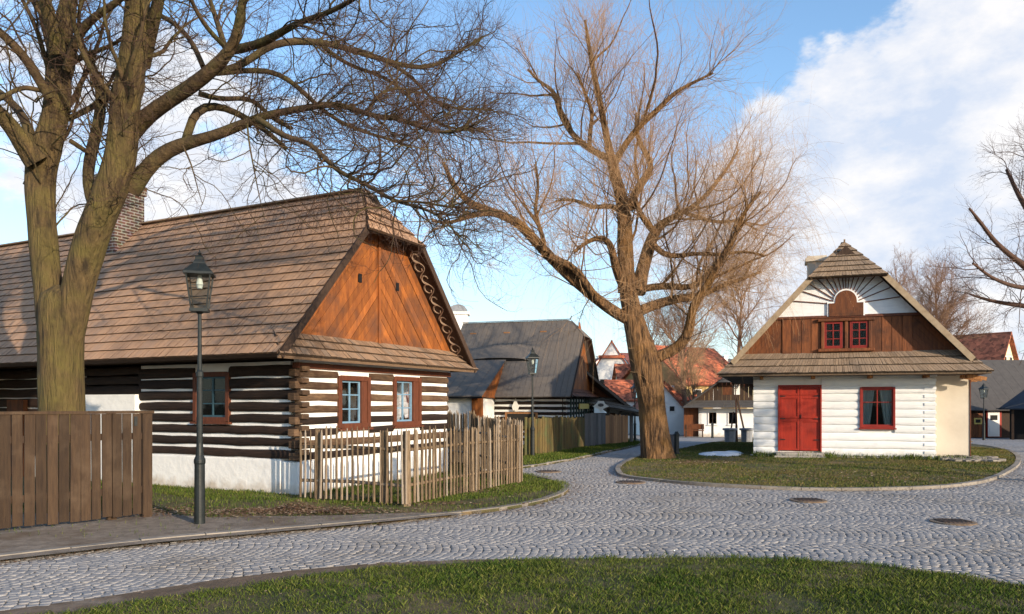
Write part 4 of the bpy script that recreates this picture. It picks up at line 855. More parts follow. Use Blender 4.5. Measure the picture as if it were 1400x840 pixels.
# ================================================================== GREY ROOFED LOG HOUSE (middle)
def grey_house():
    A2 = math.atan2(0.954, 0.30)
    root = thing('log_house', 'dark log house with tall grey roof and white wing behind the picket fence', 'house', (2.15, 31.0, gz(31)), A2)
    W = 5.5; LN = 5.2; cx = 2.75; hw = 3.3; ze = 2.06; zr = 5.50; sl_ = (zr - ze) / hw; WT = 2.15
    gl = []; lw = [(3.75, 4.75, 0.9, 1.85)]
    ch = MB(); lg = MB()
    wallplane(ch, (0, 0, 0), (1, 0, 0), (0, -1, 0), 0, W, 0.0, WT, gl, off=0.05); wallplane(ch, (0, 0, 0), (0, 1, 0), (-1, 0, 0), 0.12, LN, 0, WT, lw, off=0.05)
    for i in range(9):
        z = 0.22 + i * 0.215
        logs(lg, (0, 0, 0), (1, 0, 0), (0, -1, 0), -0.05, W, z + 0.01, z + 0.14, 0, 0.085, gl); logs(lg, (0, 0, 0), (0, 1, 0), (-1, 0, 0), -0.05, LN, z + 0.01, z + 0.15, 0, 0.085, lw)
    ch.build('chinking', 'plaster', root); lg.build('logs', 'log_dark', root)
    mb = MB(); mb.box((W - 0.1, 0.1, -0.1), (W, LN, WT)); mb.box((0.1, LN - 0.1, -0.1), (W - 0.1, LN, WT)); mb.box((-0.4, 0.0, WT + 0.0), (W + 0.4, LN, WT + 0.04)); mb.build('rear_wall', 'log_dark', root)
    a, b, c, d = lw[0]; window(root, (0, 0, 0), (0, 1, 0), (-1, 0, 0), a, b, c, d, 'dark_wood', 'blue_frame', 2, 2, 0.06, 0.1, 0.02)
    rf = MB(); yf = -0.35; H = 0.75; hz_ = ze + (hw - H) * sl_; ya = 0.4
    n = 26
    for s in (-1, 1):
        # vertical felt strips, each its own slightly proud sheet
        for i in range(n):
            y0 = yf + (LN + 0.3 - yf) * i / n; y1 = yf + (LN + 0.3 - yf) * (i + 1) / n - 0.01
            def top(y): return (H, hz_) if y < ya - 1e-6 and False else (0.0, zr)
            nv = Vector((s * sl_, 0, 1)).normalized(); dz = random.uniform(0.0, 0.006)
            def hip(y):
                if y >= ya: return 0.0, zr
                t = (y - yf) / (ya - yf); t = max(0, t); return H * (1 - t), hz_ + (zr - hz_) * t
            h0 = hip(y0); h1 = hip(y1)
            rf.prism([(cx + s * hw, y0, ze + dz), (cx + s * hw, y1, ze + dz), (cx + s * h1[0], y1, h1[1] + dz), (cx + s * h0[0], y0, h0[1] + dz)], -nv * 0.05)
    rf.prism([(cx - H, yf - 0.03, hz_ - 0.02), (cx + H, yf - 0.03, hz_ - 0.02), (cx, ya, zr + 0.01)], (0, 0.02, 0.04))
    ro = rf.build('roof', 'grey_roof', root)
    mb = MB(); mb.bar((cx - 0.03, ya, zr + 0.03), (cx - 0.03, LN + 0.3, zr + 0.03), 0.12, 0.02); mb.bar((cx, ya, zr), (cx, ya - 0.05, zr + 0.18), 0.04, 0.04); mb.build('ridge_cap', 'grey_roof', ro)
    mb = MB(); mb.bar((cx + hw - 0.05, yf - 0.03, ze), (cx + H, yf - 0.03, hz_ - 0.05), 0.04, 0.11); mb.build('bargeboard', 'dark_wood', ro)
    mb = MB(); mb.bar((cx - hw + 0.05, yf - 0.03, ze), (cx - H, yf - 0.03, hz_ - 0.05), 0.04, 0.10); mb.build('bargeboard', 'dark_wood', ro)
    # small vents and the long eyebrow opening
    def on(y, z, d=0.0): x = cx - hw + (z - ze) / sl_; return (x - d, y, z)
    for yy in (1.5, 3.2, 4.8): p = on(yy, 4.98); mb = MB(); mb.box((p[0] - 0.06, yy - 0.14, 4.93), (p[0] + 0.05, yy + 0.14, 4.99)); mb.build('roof_vent', 'plank_tan', ro)
    pts_t = [on(1.8 + 2.9 * i / 12, 3.62 + 0.14 * (math.sin(math.pi * i / 12)) ** 0.5, 0.16 * (math.sin(math.pi * i / 12)) ** 0.5 + 0.01) for i in range(13)]; pts_b = [on(1.8 + 2.9 * i / 12, 3.60, 0.012) for i in range(13)]
    eb = MB(); dkk = MB()
    for i in range(12):
        dkk.prism([pts_b[i], pts_b[i + 1], pts_t[i + 1], pts_t[i]], (0.02, 0, 0.0))
        up0 = on(1.8 + 2.9 * i / 12, 4.25, 0.0); up1 = on(1.8 + 2.9 * (i + 1) / 12, 4.25, 0.0)
        eb.prism([(pts_t[i][0] - 0.05, pts_t[i][1], pts_t[i][2] - 0.01), (pts_t[i + 1][0] - 0.05, pts_t[i + 1][1], pts_t[i + 1][2] - 0.01), up1, up0], (-0.01, 0, 0.012))
    eb.build('eyebrow_dormer', 'grey_roof', ro); dkk.build('dormer_opening', 'black', ro)
    # gable
    g = MB(); zb = 2.36
    for i in range(15):
        a = -2.65 + i * 0.355; b = a + 0.345
        za = zr - 0.12 - sl_ * abs(a); zb_ = zr - 0.12 - sl_ * abs(b)
        if max(za, zb_) <= zb: continue
        poly = [(a, zb), (b, zb), (b, max(zb, zb_)), (a, max(zb, za))]
        if a < 0 < b: poly = [(a, zb), (b, zb), (b, zb_), (0, zr - 0.12), (a, za)]
        g.prism([(cx + x, 0.0, z) for x, z in poly], (0, -0.03 - random.uniform(0, 0.01), 0))
    g.build('gable_boards', 'board_orange', root)
    pr = MB(); shingles(pr, edge([(0, (cx - hw, -0.5, ze)), (1, (cx - hw + 0.4, -0.02, zb + 0.05))]), edge([(0, (cx + hw, -0.5, ze)), (1, (cx + hw - 0.4, -0.02, zb + 0.05))]), 2, 0.2, 0.03); pr.build('pent_roof', 'board_brown', root)
    mb = MB()      # green lattice in front of the gable wall
    for i in range(10): mb.box((0.25 + i * 0.52, -0.20, 0.1), (0.25 + i * 0.52 + 0.16, -0.16, 2.0))
    mb.build('lattice', 'green_paint', root)
    # white wing, projecting from the long side
    wx = -1.85; y0, y1 = 3.0, 6.6
    mb = MB(); mb.box((wx, y0, -0.1), (-0.11, y1, 2.02)); mb.build('wing_wall', 'plaster', root)
    mb = MB(); mb.box((wx - 0.14, y0 - 0.1, 0.0), (wx + 0.10, y0 + 0.30, 2.02)); mb.build('wing_post', 'board_orange', root)
    wr = MB(); x1 = cx - hw + (3.55 - ze) / sl_
    for i in range(9):
        a = y0 - 0.2 + i * 0.42; wr.prism([(wx - 0.35, a, 2.04), (wx - 0.35, a + 0.41, 2.04), (x1 - 0.02, a + 0.41, 3.62), (x1 - 0.02, a, 3.62)], (0, 0, 0.045 + random.uniform(0, 0.005)))
    wr.build('wing_roof', 'grey_roof', root)
    mb = MB(); mb.prism([(wx - 0.3, y0 - 0.16, 2.04), (x1 - 0.05, y0 - 0.16, 3.60), (-0.42, y0 - 0.16, 2.0)], (0, 0.03, 0)); mb.build('cheek_boards', 'board_orange', root)
    mb = MB(); mb.box((wx - 0.36, y0 - 0.2, 1.98), (wx - 0.30, y1, 2.05)); mb.build('fascia', 'black', root)
    # crest-shaped plate and framed board on the wall
    mb = MB(); mb.prism([(-0.16, 1.95, 1.5), (-0.16, 2.15, 1.5), (-0.16, 2.2, 1.65), (-0.16, 2.05, 1.98), (-0.16, 1.9, 1.65)], (-0.03, 0, 0)); mb.build('shield_plate', 'sign', root)
    mb = MB(); mb.box((-0.2, 1.1, 0.75), (-0.15, 2.5, 1.42)); n_ = mb.build('notice_frame', 'plank_tan', root)
    mb = MB(); mb.box((-0.21, 1.2, 0.82), (-0.195, 2.4, 1.36)); mb.build('notice_panel', 'room', n_)
    mb = MB(); mb.box((1.7, -0.26, 1.55), (3.6, -0.21, 1.78)); mb.build('gable_plate', 'gold', root)
grey_house()
# bracket sign (blank painted shape, too small to carry legible writing in the photo)
t = thing('hanging_sign', 'white curved shop sign on an iron bracket beside the grey roofed house', 'sign', (3.62, 34.2, gz(34.2)))
mb = MB(); mb.box((-0.35, 0, 2.02), (1.0, 0.03, 2.06)); mb.box((-0.35, -0.02, 0.0), (-0.28, 0.06, 2.1)); mb.build('bracket', 'iron', t)
pts = [(0.06, 1.72), (0.32, 1.60), (0.42, 1.42), (0.52, 1.60), (0.78, 1.72), (0.62, 1.84), (0.55, 1.96), (0.30, 1.96), (0.22, 1.84)]
mb = MB(); mb.prism([(x - 0.05, -0.02, z) for x, z in pts], (0, 0.04, 0)); mb.build('sign_board', 'sign', t)
mb = MB(); mb.prism([(0.37 + 0.14 * math.cos(a * math.pi / 4), -0.03, 1.78 + 0.08 * math.sin(a * math.pi / 4)) for a in range(8)], (0, 0.006, 0)); mb.build('emblem', 'plank_grey', t)

# ---- open shed beyond it
def shed():
    root = thing('shed', 'low open timber shed with sloping roof left of the willow', 'shed', (3.5, 35.6, gz(35.6)), R(8))
    rf = MB()
    shingles(rf, edge([(0, (2.4, -0.6, 1.36)), (1, (-0.3, -0.6, 3.5))]), edge([(0, (2.4, 4.5, 1.36)), (1, (-0.3, 4.5, 3.5))]), 16, 0.3, 0.035)
    slab(rf, [(2.4, -0.6, 1.36), (2.4, 4.5, 1.36), (-0.3, 4.5, 3.5), (-0.3, -0.6, 3.5)], 0.1)
    shingles(rf, edge([(0, (-0.6, -1.0, 1.95)), (1, (-0.5, 0.0, 2.3))]), edge([(0, (2.5, -1.0, 1.4)), (1, (1.5, 0.0, 2.1))]), 3, 0.2, 0.03)
    slab(rf, [(-0.6, -1.0, 1.94), (2.5, -1.0, 1.39), (1.5, 0.0, 2.09), (-0.5, 0.0, 2.29)], 0.04)
    rf.build('roof', mat('grey brown shed shingles', (0.17, 0.14, 0.11), (0.11, 0.09, 0.07), 4, (1, 1, 1), 0.9, 0.4, rnd=0.3), root)
    for xx in (-0.3, 0.9, 2.0): mb = MB(); mb.box((xx, -0.35, 0), (xx + 0.13, -0.22, 1.85 - 0.2 * xx)); mb.build('post', 'plank_grey', root)
    mb = MB(); mb.bar((1.0, -0.3, 0.9), (1.6, -0.3, 1.55), 0.08, 0.08); mb.build('brace', 'plank_grey', root)
    mb = MB(); mb.box((-0.3, 2.6, 0), (2.1, 2.7, 1.4)); mb.build('back_wall', 'board_brown', root)
    mb = MB(); mb.prism([(-0.3, 0.3, 1.9), (1.55, 0.3, 1.9), (-0.3, 0.3, 3.3)], (0, 0.05, 0)); mb.build('gable_boards', 'board_brown', root)
shed()

# ================================================================== GENERIC FAR HOUSE
def house(name, label, loc, rz, W, LN, wh, rh, wall, roof, wins=(), ov=0.35, hip=0.0, chim=(), swins=(), group=None, face=None, door=None, wf='wall_white'):
    z0 = gz(loc[1]) if len(loc) < 3 else loc[2]
    root = thing(name, label, 'house', (loc[0], loc[1], z0), rz, group)
    mb = MB(); mb.box((0, 0, -0.3), (W, LN, wh)); hx = hip * W / 2 if hip else 0; hzz = wh + rh * (1 - hip)
    if hip: mb.prism([(0, 0, wh), (W, 0, wh), (W / 2 + hx, 0, hzz), (W / 2 - hx, 0, hzz)], (0, LN, 0))
    else: mb.prism([(0, 0, wh), (W, 0, wh), (W / 2, 0, wh + rh)], (0, LN, 0))
    wl = mb.build('wall', wall, root)
    sl_ = rh / (W / 2); rf = MB(); ze = wh - ov * sl_ + 0.12; zr = wh + rh + 0.12; yf = -ov
    for s in (-1, 1):
        pts = [(W / 2 + s * (W / 2 + ov), yf, ze), (W / 2 + s * (W / 2 + ov), LN + ov, ze), (W / 2, LN + ov, zr)]
        if hip: pts += [(W / 2, hx * 0.8, zr), (W / 2 + s * hx, yf, hzz + 0.12)]
        else: pts += [(W / 2, yf, zr)]
        slab(rf, pts, 0.12)
    if hip: slab(rf, [(W / 2 - hx - 0.1, yf - 0.05, hzz + 0.05), (W / 2 + hx + 0.1, yf - 0.05, hzz + 0.05), (W / 2, hx * 0.8, zr + 0.01)], 0.1)
    ro = rf.build('roof', roof, root)
    for (a, z, w, h) in wins:
        m_ = MB(); m_.box((a - w / 2 - 0.06, -0.05, z - 0.06), (a + w / 2 + 0.06, -0.001, z + h + 0.06)); f = m_.build('window', wf, root)
        m_ = MB(); m_.box((a - w / 2, -0.06, z), (a + w / 2, -0.049, z + h)); m_.build('pane', 'room', f)
    for (s, z, w, h, sd) in swins:
        x = 0 if sd < 0 else W; m_ = MB(); m_.box((x - 0.05, s - w / 2 - 0.06, z - 0.06), (x + 0.05, s + w / 2 + 0.06, z + h + 0.06)); f = m_.build('window', wf, root)
        m_ = MB(); m_.box((x - 0.06, s - w / 2, z), (x + 0.06, s + w / 2, z + h)); m_.build('pane', 'room', f)
    for (a, b, s, top) in chim:
        m_ = MB(); m_.box((a - s / 2, b - s / 2, wh), (a + s / 2, b + s / 2, top)); m_.box((a - s / 2 - 0.08, b - s / 2 - 0.08, top), (a + s / 2 + 0.08, b + s / 2 + 0.08, top + 0.14)); m_.build('chimney', 'wall_white', ro)
    return root
# small white house with dark gable, between willow and cottage
def small_house():
    Y0 = 50.0; root = thing('cottage', 'small white cottage with dark boarded gable in shade behind the willow', 'house', (X(955, Y0), Y0, gz(Y0)), R(-15))
    W = 4.1; mb = MB(); op = [(0.6, 1.2, 0.80, 1.66), (1.85, 2.45, 0.80, 1.66)] 
    wallplane(mb, (0, 0, 0), (1, 0, 0), (0, -1, 0), 0, 4.2, -0.2, 1.86, op, off=0); mb.box((0, 0.0, 0), (0.2, 7, 1.86)); mb.box((4.0, 0.0, 0), (4.2, 7, 1.86)); mb.build('wall', 'plaster', root)
    for a, b, c, d in op: window(root, (0, 0, 0), (1, 0, 0), (0, -1, 0), a, b, c, d, 'plaster', 'dark_wood', 2, 1, 0.06, 0.05, -0.06)
    mb = MB(); mb.box((-0.95, 0.25, -0.1), (-0.02, 7, 1.9)); mb.build('timber_bay', 'board_brown', root); mb = MB(); mb.box((4.22, 0.05, -0.1), (5.6, 7, 1.9)); mb.build('timber_bay', 'board_brown', root)
    cx = 2.3; hw = 3.3; ze = 1.95; zr = 4.4; sl_ = (zr - ze) / hw; H = 1.1; hz_ = ze + (hw - H) * sl_
    rf = MB()
    for s in (-1, 1):
        shingles(rf, edge([(0, (cx + s * hw, -0.6, ze)), (1 - H / hw, (cx + s * H, -0.6, hz_)), (1, (cx, 0.3, zr))]), edge([(0, (cx + s * hw, 8, ze)), (1, (cx, 8, zr))]), 12, 0.35, 0.04)
        slab(rf, [(cx + s * hw, -0.6, ze), (cx + s * hw, 8, ze), (cx, 8, zr), (cx, 0.3, zr), (cx + s * H, -0.6, hz_)], 0.08)
    shingles(rf, edge([(0, (cx - H, -0.7, hz_ - 0.06)), (1, (cx, 0.3, zr))]), edge([(0, (cx + H, -0.7, hz_ - 0.06)), (1, (cx + 0.01, 0.3, zr))]), 4, 0.3, 0.04)
    rf.build('roof', mat('dark grey shingles', (0.085, 0.078, 0.072), (0.055, 0.05, 0.047), 4, (1, 1, 1), 0.9, 0.4, rnd=0.3), root)
    pr = MB(); shingles(pr, edge([(0, (cx - hw, -0.8, 1.9)), (1, (cx - hw + 0.45, -0.05, 2.38))]), edge([(0, (cx + hw, -0.8, 1.9)), (1, (cx + hw - 0.45, -0.05, 2.38))]), 3, 0.3, 0.035); pr.build('pent_roof', 'barn_roof', root)
    g = MB()
    for i in range(24):
        a = -hw + 0.3 + i * 0.275; b = a + 0.262
        if max(abs(a), abs(b)) > hw - 0.55: continue
        zz = lambda x: min(zr - 0.1 - sl_ * abs(x), hz_ + 0.25)
        g.prism([(cx + a, 0, 2.3), (cx + b, 0, 2.3), (cx + b, 0, zz(b)), (cx + a, 0, zz(a))], (0, -0.03 - random.uniform(0, 0.012), 0))
    g.build('gable_boards', 'dark_wood', root)
    mb = MB(); mb.box((1.5, -0.07, 2.75), (2.1, -0.03, 3.35)); mb.build('loft_hatch', 'board_brown', root)
    mb = MB(); mb.box((2.25, -0.07, 2.75), (2.6, -0.03, 3.4)); mb.build('loft_panel', 'sign', root)
small_house()
white_win = 'wall_white'
# tan gabled building with orange roof
house('townhouse', 'tan gabled house with bright orange tiled roof just right of the willow trunk', (9.5, 66.8), R(-58), 8.0, 7.0, 4.2, 3.1, 'tan_wall', 'tile', wins=[(6.1, 2.4, 1.1, 1.5), (6.6, 0.5, 0.9, 1.2), (4.4, 4.9, 0.9, 1.1)], swins=[(1.2, 2.2, 0.8, 1.4, 1), (3.4, 2.2, 0.8, 1.4, 1)], chim=[(3.6, 4.5, 0.7, 7.9)])
house('townhouse', 'tall white house with orange roof and tiled gable ledge left of the willow', (X(800, 78), 78, -0.9), R(-7), 5.4, 9, 4.7, 4.3, 'wall_white', 'tile', wins=[(1.9, 3.6, 0.75, 1.5), (3.5, 3.6, 0.75, 1.5), (4.6, 1.2, 0.6, 1.3)], ov=0.12)
t = [o for o in COL.objects if o.get('label', '').startswith('tall white house with orange')][0]; m_ = MB(); m_.box((1.35, -0.35, 7.25), (4.05, 0.0, 7.55)); m_.build('gable_ledge', 'tile', t)
house('outbuilding', 'low white outbuilding with orange tile roof beside the willow', (X(836, 60) + 6.5, 60, -0.7), R(90), 4.5, 6.5, 2.75, 1.5, 'wall_white', 'tile', ov=0.3)
house('townhouse', 'narrow house with orange roof above the low outbuilding', (X(850, 70) + 4.5, 70, -0.8), R(90), 5, 4.5, 4.3, 1.9, 'wall_yellow', 'tile')
house('cottage', 'white gabled cottage half hidden behind the right edge of the willow trunk', (X(876, 56), 56, gz(56)), 0, 3.2, 6, 1.95, 1.8, 'wall_white', 'tile_old', wins=[(2.3, 1.75, 0.35, 0.35)])
house('townhouse', 'old red roofed house with pale yellow gable behind the white cottage', (X(1360, 62) , 62, -0.7), R(38), 5.2, 8.5, 4.6, 3.7, 'wall_yellow', 'tile_old', wins=[(2.1, 5.3, 0.45, 1.0), (3.3, 5.3, 0.45, 1.0)])
house('house', 'house behind the log house showing only its tall white chimney', (-8.7, 46.5, -0.3), R(-90), 5, 6.2, 3.0, 2.1, 'wall_white', 'grey_roof', chim=[])
t = [o for o in COL.objects if o.get('label', '').startswith('house behind the log house')][0]
m_ = MB(); m_.box((2.0, 5.1, 4.0), (3.0, 6.15, 7.1)); m_.box((1.92, 5.0, 7.1), (3.08, 6.25, 7.25)); c_ = m_.build('chimney', 'plaster', t)
m_ = MB(); m_.prism([(1.95, 5.1 + 0.5 - 0.55 * math.cos(math.pi * i / 8), 7.25 + 0.42 * math.sin(math.pi * i / 8)) for i in range(9)], (1.1, 0, 0)); m_.build('chimney_cowl', 'bin', c_)
# hillside roofs
hs = [(795, 118, 8.6, 6.0, 'tile_dark', 'wall_white', 'small hill house with dark red roof above the white house'), (838, 122, 9.4, 6.5, 'tile_dark', 'wall_white', 'hill house with maroon roof on the skyline left of the willow'), (858, 105, 6.6, 5.5, 'tile_grey', 'wall_white', 'hill house with grey slate roof left of the willow trunk'),
      (985, 120, 7.2, 8, 'tile_dark', 'wall_white', 'hill house with brown roof between willow and cottage'), (1005, 95, 5.0, 6, 'tile', 'wall_yellow', 'yellow hill house with orange roof left of the cottage verge'), (960, 130, 9.0, 6, 'tile_grey', 'wall_yellow', 'cream hill house on the skyline behind the orange roof')]
for i, (px, Y0, zt, w, rf, wl, lb) in enumerate(hs):
    x = X(px, Y0); house('hill_house', lb, (x, Y0, zt - 4.6), R(-70 if i % 2 else 12), w, w * 1.3, 2.6, 2.2, wl, rf, wins=[(w * 0.3, 1.0, 0.8, 1.1), (w * 0.7, 1.0, 0.8, 1.1)], chim=[(w * 0.6, 2.0, 0.7, 5.2)], group='houses on the far hillside')
# hill
def hill():
    n = 60; V = []; Fc = []
    xs = np.linspace(-260, 330, n); ysn = np.linspace(88, 300, 24)
    for j, y in enumerate(ysn):
        for i, x in enumerate(xs):
            t = min(1, (y - 88) / 60); h = 7.5 * (t * t * (3 - 2 * t)) * (0.75 + 0.35 * math.sin(x * 0.021 + 1.3) + 0.1 * math.sin(x * 0.11)) * (1 if x < 60 else max(0.35, 1 - (x - 60) / 90)) * (1 if x > -10 else max(0.4, 1 + (x + 10) / 120))
            V.append((x, y, -1.2 + h))
    for j in range(23):
        for i in range(n - 1): a = j * n + i; Fc.append((a, a + 1, a + n + 1, a + n))
    o = mesh_np('hill', V, Fc, M['hill'], smooth=True); o['kind'] = 'structure'
hill()
# barn on the right
def barn():
    Y0 = 46.5; root = thing('barn', 'long barn with big dark grey roof and a white door at the right edge', 'barn', (X(1325, Y0), Y0, gz(Y0)), R(0))
    mb = MB(); mb.box((-4, 0, -0.1), (13, 6, 2.0)); mb.build('wall', 'dark_wood', root)
    mb = MB()
    for i in range(28): a = -4.2 + i * 0.62; mb.prism([(a, -0.5, 1.72), (a + 0.612, -0.5, 1.72), (a + 0.612, 3.1, 4.95), (a, 3.1, 4.95)], (0, 0.03, -0.05 - random.uniform(0, 0.01)))
    for i in range(28): a = -4.2 + i * 0.62; mb.prism([(a, 6.6, 1.72), (a + 0.612, 6.6, 1.72), (a + 0.612, 3.1, 4.95), (a, 3.1, 4.95)], (0, -0.03, -0.05))
    mb.build('roof', 'barn_roof', root)
    m_ = MB(); m_.box((1.02, -0.1, 0.06), (1.92, -0.001, 1.68)); d = m_.build('door', 'red', root)
    m_ = MB(); m_.box((1.08, -0.13, 0.1), (1.78, -0.101, 1.62)); m_.box((1.16, -0.145, 0.2), (1.70, -0.131, 0.75)); m_.build('door_leaf', 'wall_white', d)
    m_ = MB(); m_.box((1.22, -0.15, 1.1), (1.64, -0.132, 1.4)); m_.build('door_pane', 'room', d)
    m_ = MB(); 
    for i in range(6): m_.box((-0.2 + i * 0.18, -0.06 - random.uniform(0, 0.01), 0.05), (-0.03 + i * 0.18, -0.001, 1.5))
    s = m_.build('stable_door', 'board_brown', root)
    m_ = MB(); m_.box((0.25, -0.10, 0.85), (0.72, -0.071, 1.22)); m_.build('hatch_frame', 'gold', s); m_ = MB(); m_.box((0.34, -0.115, 0.93), (0.63, -0.1, 1.14)); m_.build('hatch_pane', 'room', s)
    r2 = thing('shed', 'black open sided shed with blue black roof at the right edge', 'shed', (X(1374, 42), 42.0, gz(42)), R(-34))
    m_ = MB(); m_.box((0.2, 1.2, -0.1), (7, 3.6, 2.1)); m_.build('wall', 'black', r2)
    for xx in (0.3, 2.2, 4.2): m_ = MB(); m_.box((xx, 0, 0), (xx + 0.12, 0.12, 2.0)); m_.build('post', 'dark_wood', r2)
    m_ = MB(); m_.prism([(-0.4, -0.3, 1.72), (0.0, -0.3, 1.75), (3.4, 1.8, 3.9), (7.4, 1.8, 3.9), (7.4, -0.3, 1.75), (0.0, -0.3, 1.70)], (0, 0.0, 0.04)); m_.prism([(-0.3, -0.3, 1.74), (7.4, -0.3, 1.74), (7.4, 1.8, 3.95), (2.2, 1.8, 3.95)], (0, 0.02, -0.06)); m_.build('roof', 'blue_roof', r2)
barn()
# white arched veranda fence beyond the road
t = thing('garden_fence', 'white arched garden fence on a low yellow wall in the distance right of the willow', 'fence', (X(913, 62), 62, gz(62)))
mb = MB(); mb.box((0, 0, 0), (2.0, 0.25, 0.35)); mb.build('base_wall', 'wall_yellow', t)
mb = MB()
for i in range(4):
    x0 = 0.0 + i * 0.5; mb.box((x0, 0.05, 0.35), (x0 + 0.08, 0.15, 1.7)); 
    for k in range(6): a0 = math.pi * k / 6; a1 = math.pi * (k + 1) / 6; mb.bar((x0 + 0.29 - 0.2 * math.cos(a0), 0.1, 1.3 + 0.3 * math.sin(a0)), (x0 + 0.29 - 0.2 * math.cos(a1), 0.1, 1.3 + 0.3 * math.sin(a1)), 0.05, 0.05)
mb.box((0, 0.04, 1.62), (2.0, 0.16, 1.72)); mb.build('arches', 'sign', t)
mb = MB(); mb.box((0.05, 0.16, 0.36), (1.95, 0.2, 1.6)); mb.build('hedge_panel', 'lime', t)

# ================================================================== FENCES
def plank_fence():
    a = np.array(P(-150, 752)); b = np.array(P(207, 712)); d = b - a; Ld = np.linalg.norm(d); ang = math.atan2(d[1], d[0])
    root = thing('plank_fence', 'solid brown stained plank fence around the big left tree', 'fence', (a[0], a[1], 0.06), ang)
    bd = MB(); x = 0.0; n = int(Ld / 0.131)
    for i in range(n):
        w = 0.118 + random.uniform(-0.006, 0.006); x = i * Ld / n; t = random.uniform(-0.01, 0.01); zb = random.uniform(0.035, 0.06); zt = 1.46
        bd.hexa([(x, -0.03, zb), (x + w, -0.03, zb), (x + w, -0.008, zb), (x, -0.008, zb), (x + t, -0.03, zt), (x + w + t, -0.03, zt), (x + w + t, -0.008, zt), (x + t, -0.008, zt)])
    bd.build('boards', 'fence_brown', root, bevel=0.003)
    mb = MB(); mb.box((-0.1, -0.05, 1.462), (Ld + 0.02, 0.06, 1.50)); mb.build('top_rail', 'fence_brown', root)
    mb = MB()
    for z in (0.35, 1.1): mb.box((0, -0.004, z), (Ld, 0.045, z + 0.09))
    mb.build('cross_rail', 'dark_wood', root)
    for x in (0.6, 2.4, Ld - 0.06): m_ = MB(); m_.box((x - 0.06, -0.035 if x > Ld - 0.2 else 0.05, 0), (x + 0.06, 0.12, 1.46)); m_.build('post', 'fence_brown', root, bevel=0.004)
    m_ = MB(); m_.box((Ld - 0.25, -0.045, 1.29), (Ld - 0.21, -0.031, 1.42)); m_.build('latch', 'iron', root)
plank_fence()
def picket_fence(a, b, label, h=1.2, sp=0.105, root=None, posts=(), seed=1, wall_in=0.0, mt='picket', rails=(0.32, 0.88), w=0.04):
    rd = random.Random(seed); a = np.array(a); b = np.array(b); d = b - a; Ld = np.linalg.norm(d); ang = math.atan2(d[1], d[0])
    root = root or thing('picket_fence', label, 'fence', (a[0], a[1], gz(a[1]) + 0.055), ang, 'rough picket fences by the log house')
    mb = MB(); n = int(Ld / sp)
    for i in range(n + 1):
        x = i * Ld / n + rd.uniform(-0.012, 0.012); t = rd.uniform(-0.02, 0.02); u = rd.uniform(-0.015, 0.015); hh = h + rd.uniform(-0.05, 0.05); ww = w * rd.uniform(0.75, 1.25)
        k = rd.uniform(0.3, 0.7)
        mb.tube([(x, -0.035, 0.04), (x + t * k + rd.uniform(-0.006, 0.006), -0.035 + u * 0.5, hh * 0.5), (x + t, -0.035 + u, hh - 0.06), (x + t, -0.035 + u, hh)], [ww / 2, ww / 2 * 0.95, ww / 2 * 0.9, 0.006], 6, rd.random())
    mb.build('pickets', mt, root)
    for z in rails:
        m_ = MB(); m_.tube([(0, 0.0, z), (Ld * 0.5, 0.01, z + 0.02), (Ld, 0.0, z)], 0.028, 6); m_.build('rail', mt, root)
    for s in posts:
        m_ = MB(); x = s * Ld; m_.tube([(x, 0.05, -0.05), (x + 0.01, 0.05, h * 0.5), (x, 0.055, h * 0.98)], [0.075, 0.065, 0.06], 8); m_.build('post', mt, root)
    return root
cornerF = P(553, 693, 0.05); endF = P(711, 661, 0.05)
picket_fence(P(412, 683, 0.05), cornerF, 'leaning rough picket fence in front of the white plinth of the log house', posts=(0.16, 0.80, 1.0), seed=2, w=0.036)
picket_fence(cornerF, endF, 'rough picket fence running back from the front corner post to the road', posts=(0.55, 1.0), seed=3, w=0.042)
picket_fence(endF, (-1.0, 19.6), 'far leg of picket fence closing the yard behind the log house gable', posts=(0.5,), seed=4, h=1.3, w=0.05)
picket_fence((-1.0, 19.6), (-3.5, 24), 'pale picket fence glimpsed between log house and white wing', posts=(), seed=5, h=1.4, w=0.05)
def board_fence(a, b, label, h, mt, sp=0.2, seed=1, gap=0.02, posts=2, top=0.04):
    rd = random.Random(seed); a = np.array(a); b = np.array(b); d = b - a; Ld = np.linalg.norm(d); ang = math.atan2(d[1], d[0])
    root = thing('board_fence', label, 'fence', (a[0], a[1], 0), ang); mb = MB(); n = int(Ld / sp)
    for i in range(n):
        x = i * Ld / n; w = Ld / n - gap * rd.uniform(0.4, 1.6); hh = h + rd.uniform(-top, top); y = a[1] + d[1] * i / n; z = gz(y) + 0.05; t = rd.uniform(-0.01, 0.01)
        mb.hexa([(x, -0.03, z), (x + w, -0.03, z), (x + w, 0, z), (x, 0, z), (x + t, -0.03, z + hh), (x + w + t, -0.03, z + hh), (x + w + t, 0, z + hh), (x + t, 0, z + hh)])
    mb.build('boards', mt, root)
    for q in (0.3, 0.8): m_ = MB(); m_.bar((0, 0.035, gz(a[1]) + h * q), (Ld, 0.035, gz(b[1]) + h * q), 0.05, 0.08); m_.build('rail', mt, root)
    for i in range(posts): x = Ld * (i + 0.5) / posts; y = a[1] + d[1] * (i + 0.5) / posts; m_ = MB(); m_.box((x - 0.06, 0.02, gz(y)), (x + 0.06, 0.14, gz(y) + h)); m_.build('post', mt, root)
    return root
f1 = P(717, 627); f2 = P(765, 619.5); f3 = P(799, 613.5); f4 = P(827, 610.5); f5 = P(858, 607)
board_fence(f1, f2, 'moss covered upright board fence behind the middle street lamp', 1.18, 'mossy', 0.19, 1, 0.035)
board_fence(f2, f3, 'dark mossy board fence in front of the grey roofed house', 1.15, 'mossy', 0.22, 2, 0.05)
board_fence(f3, f4, 'grey weathered board fence beside the mossy fence', 1.3, 'plank_grey', 0.3, 3, 0.01)
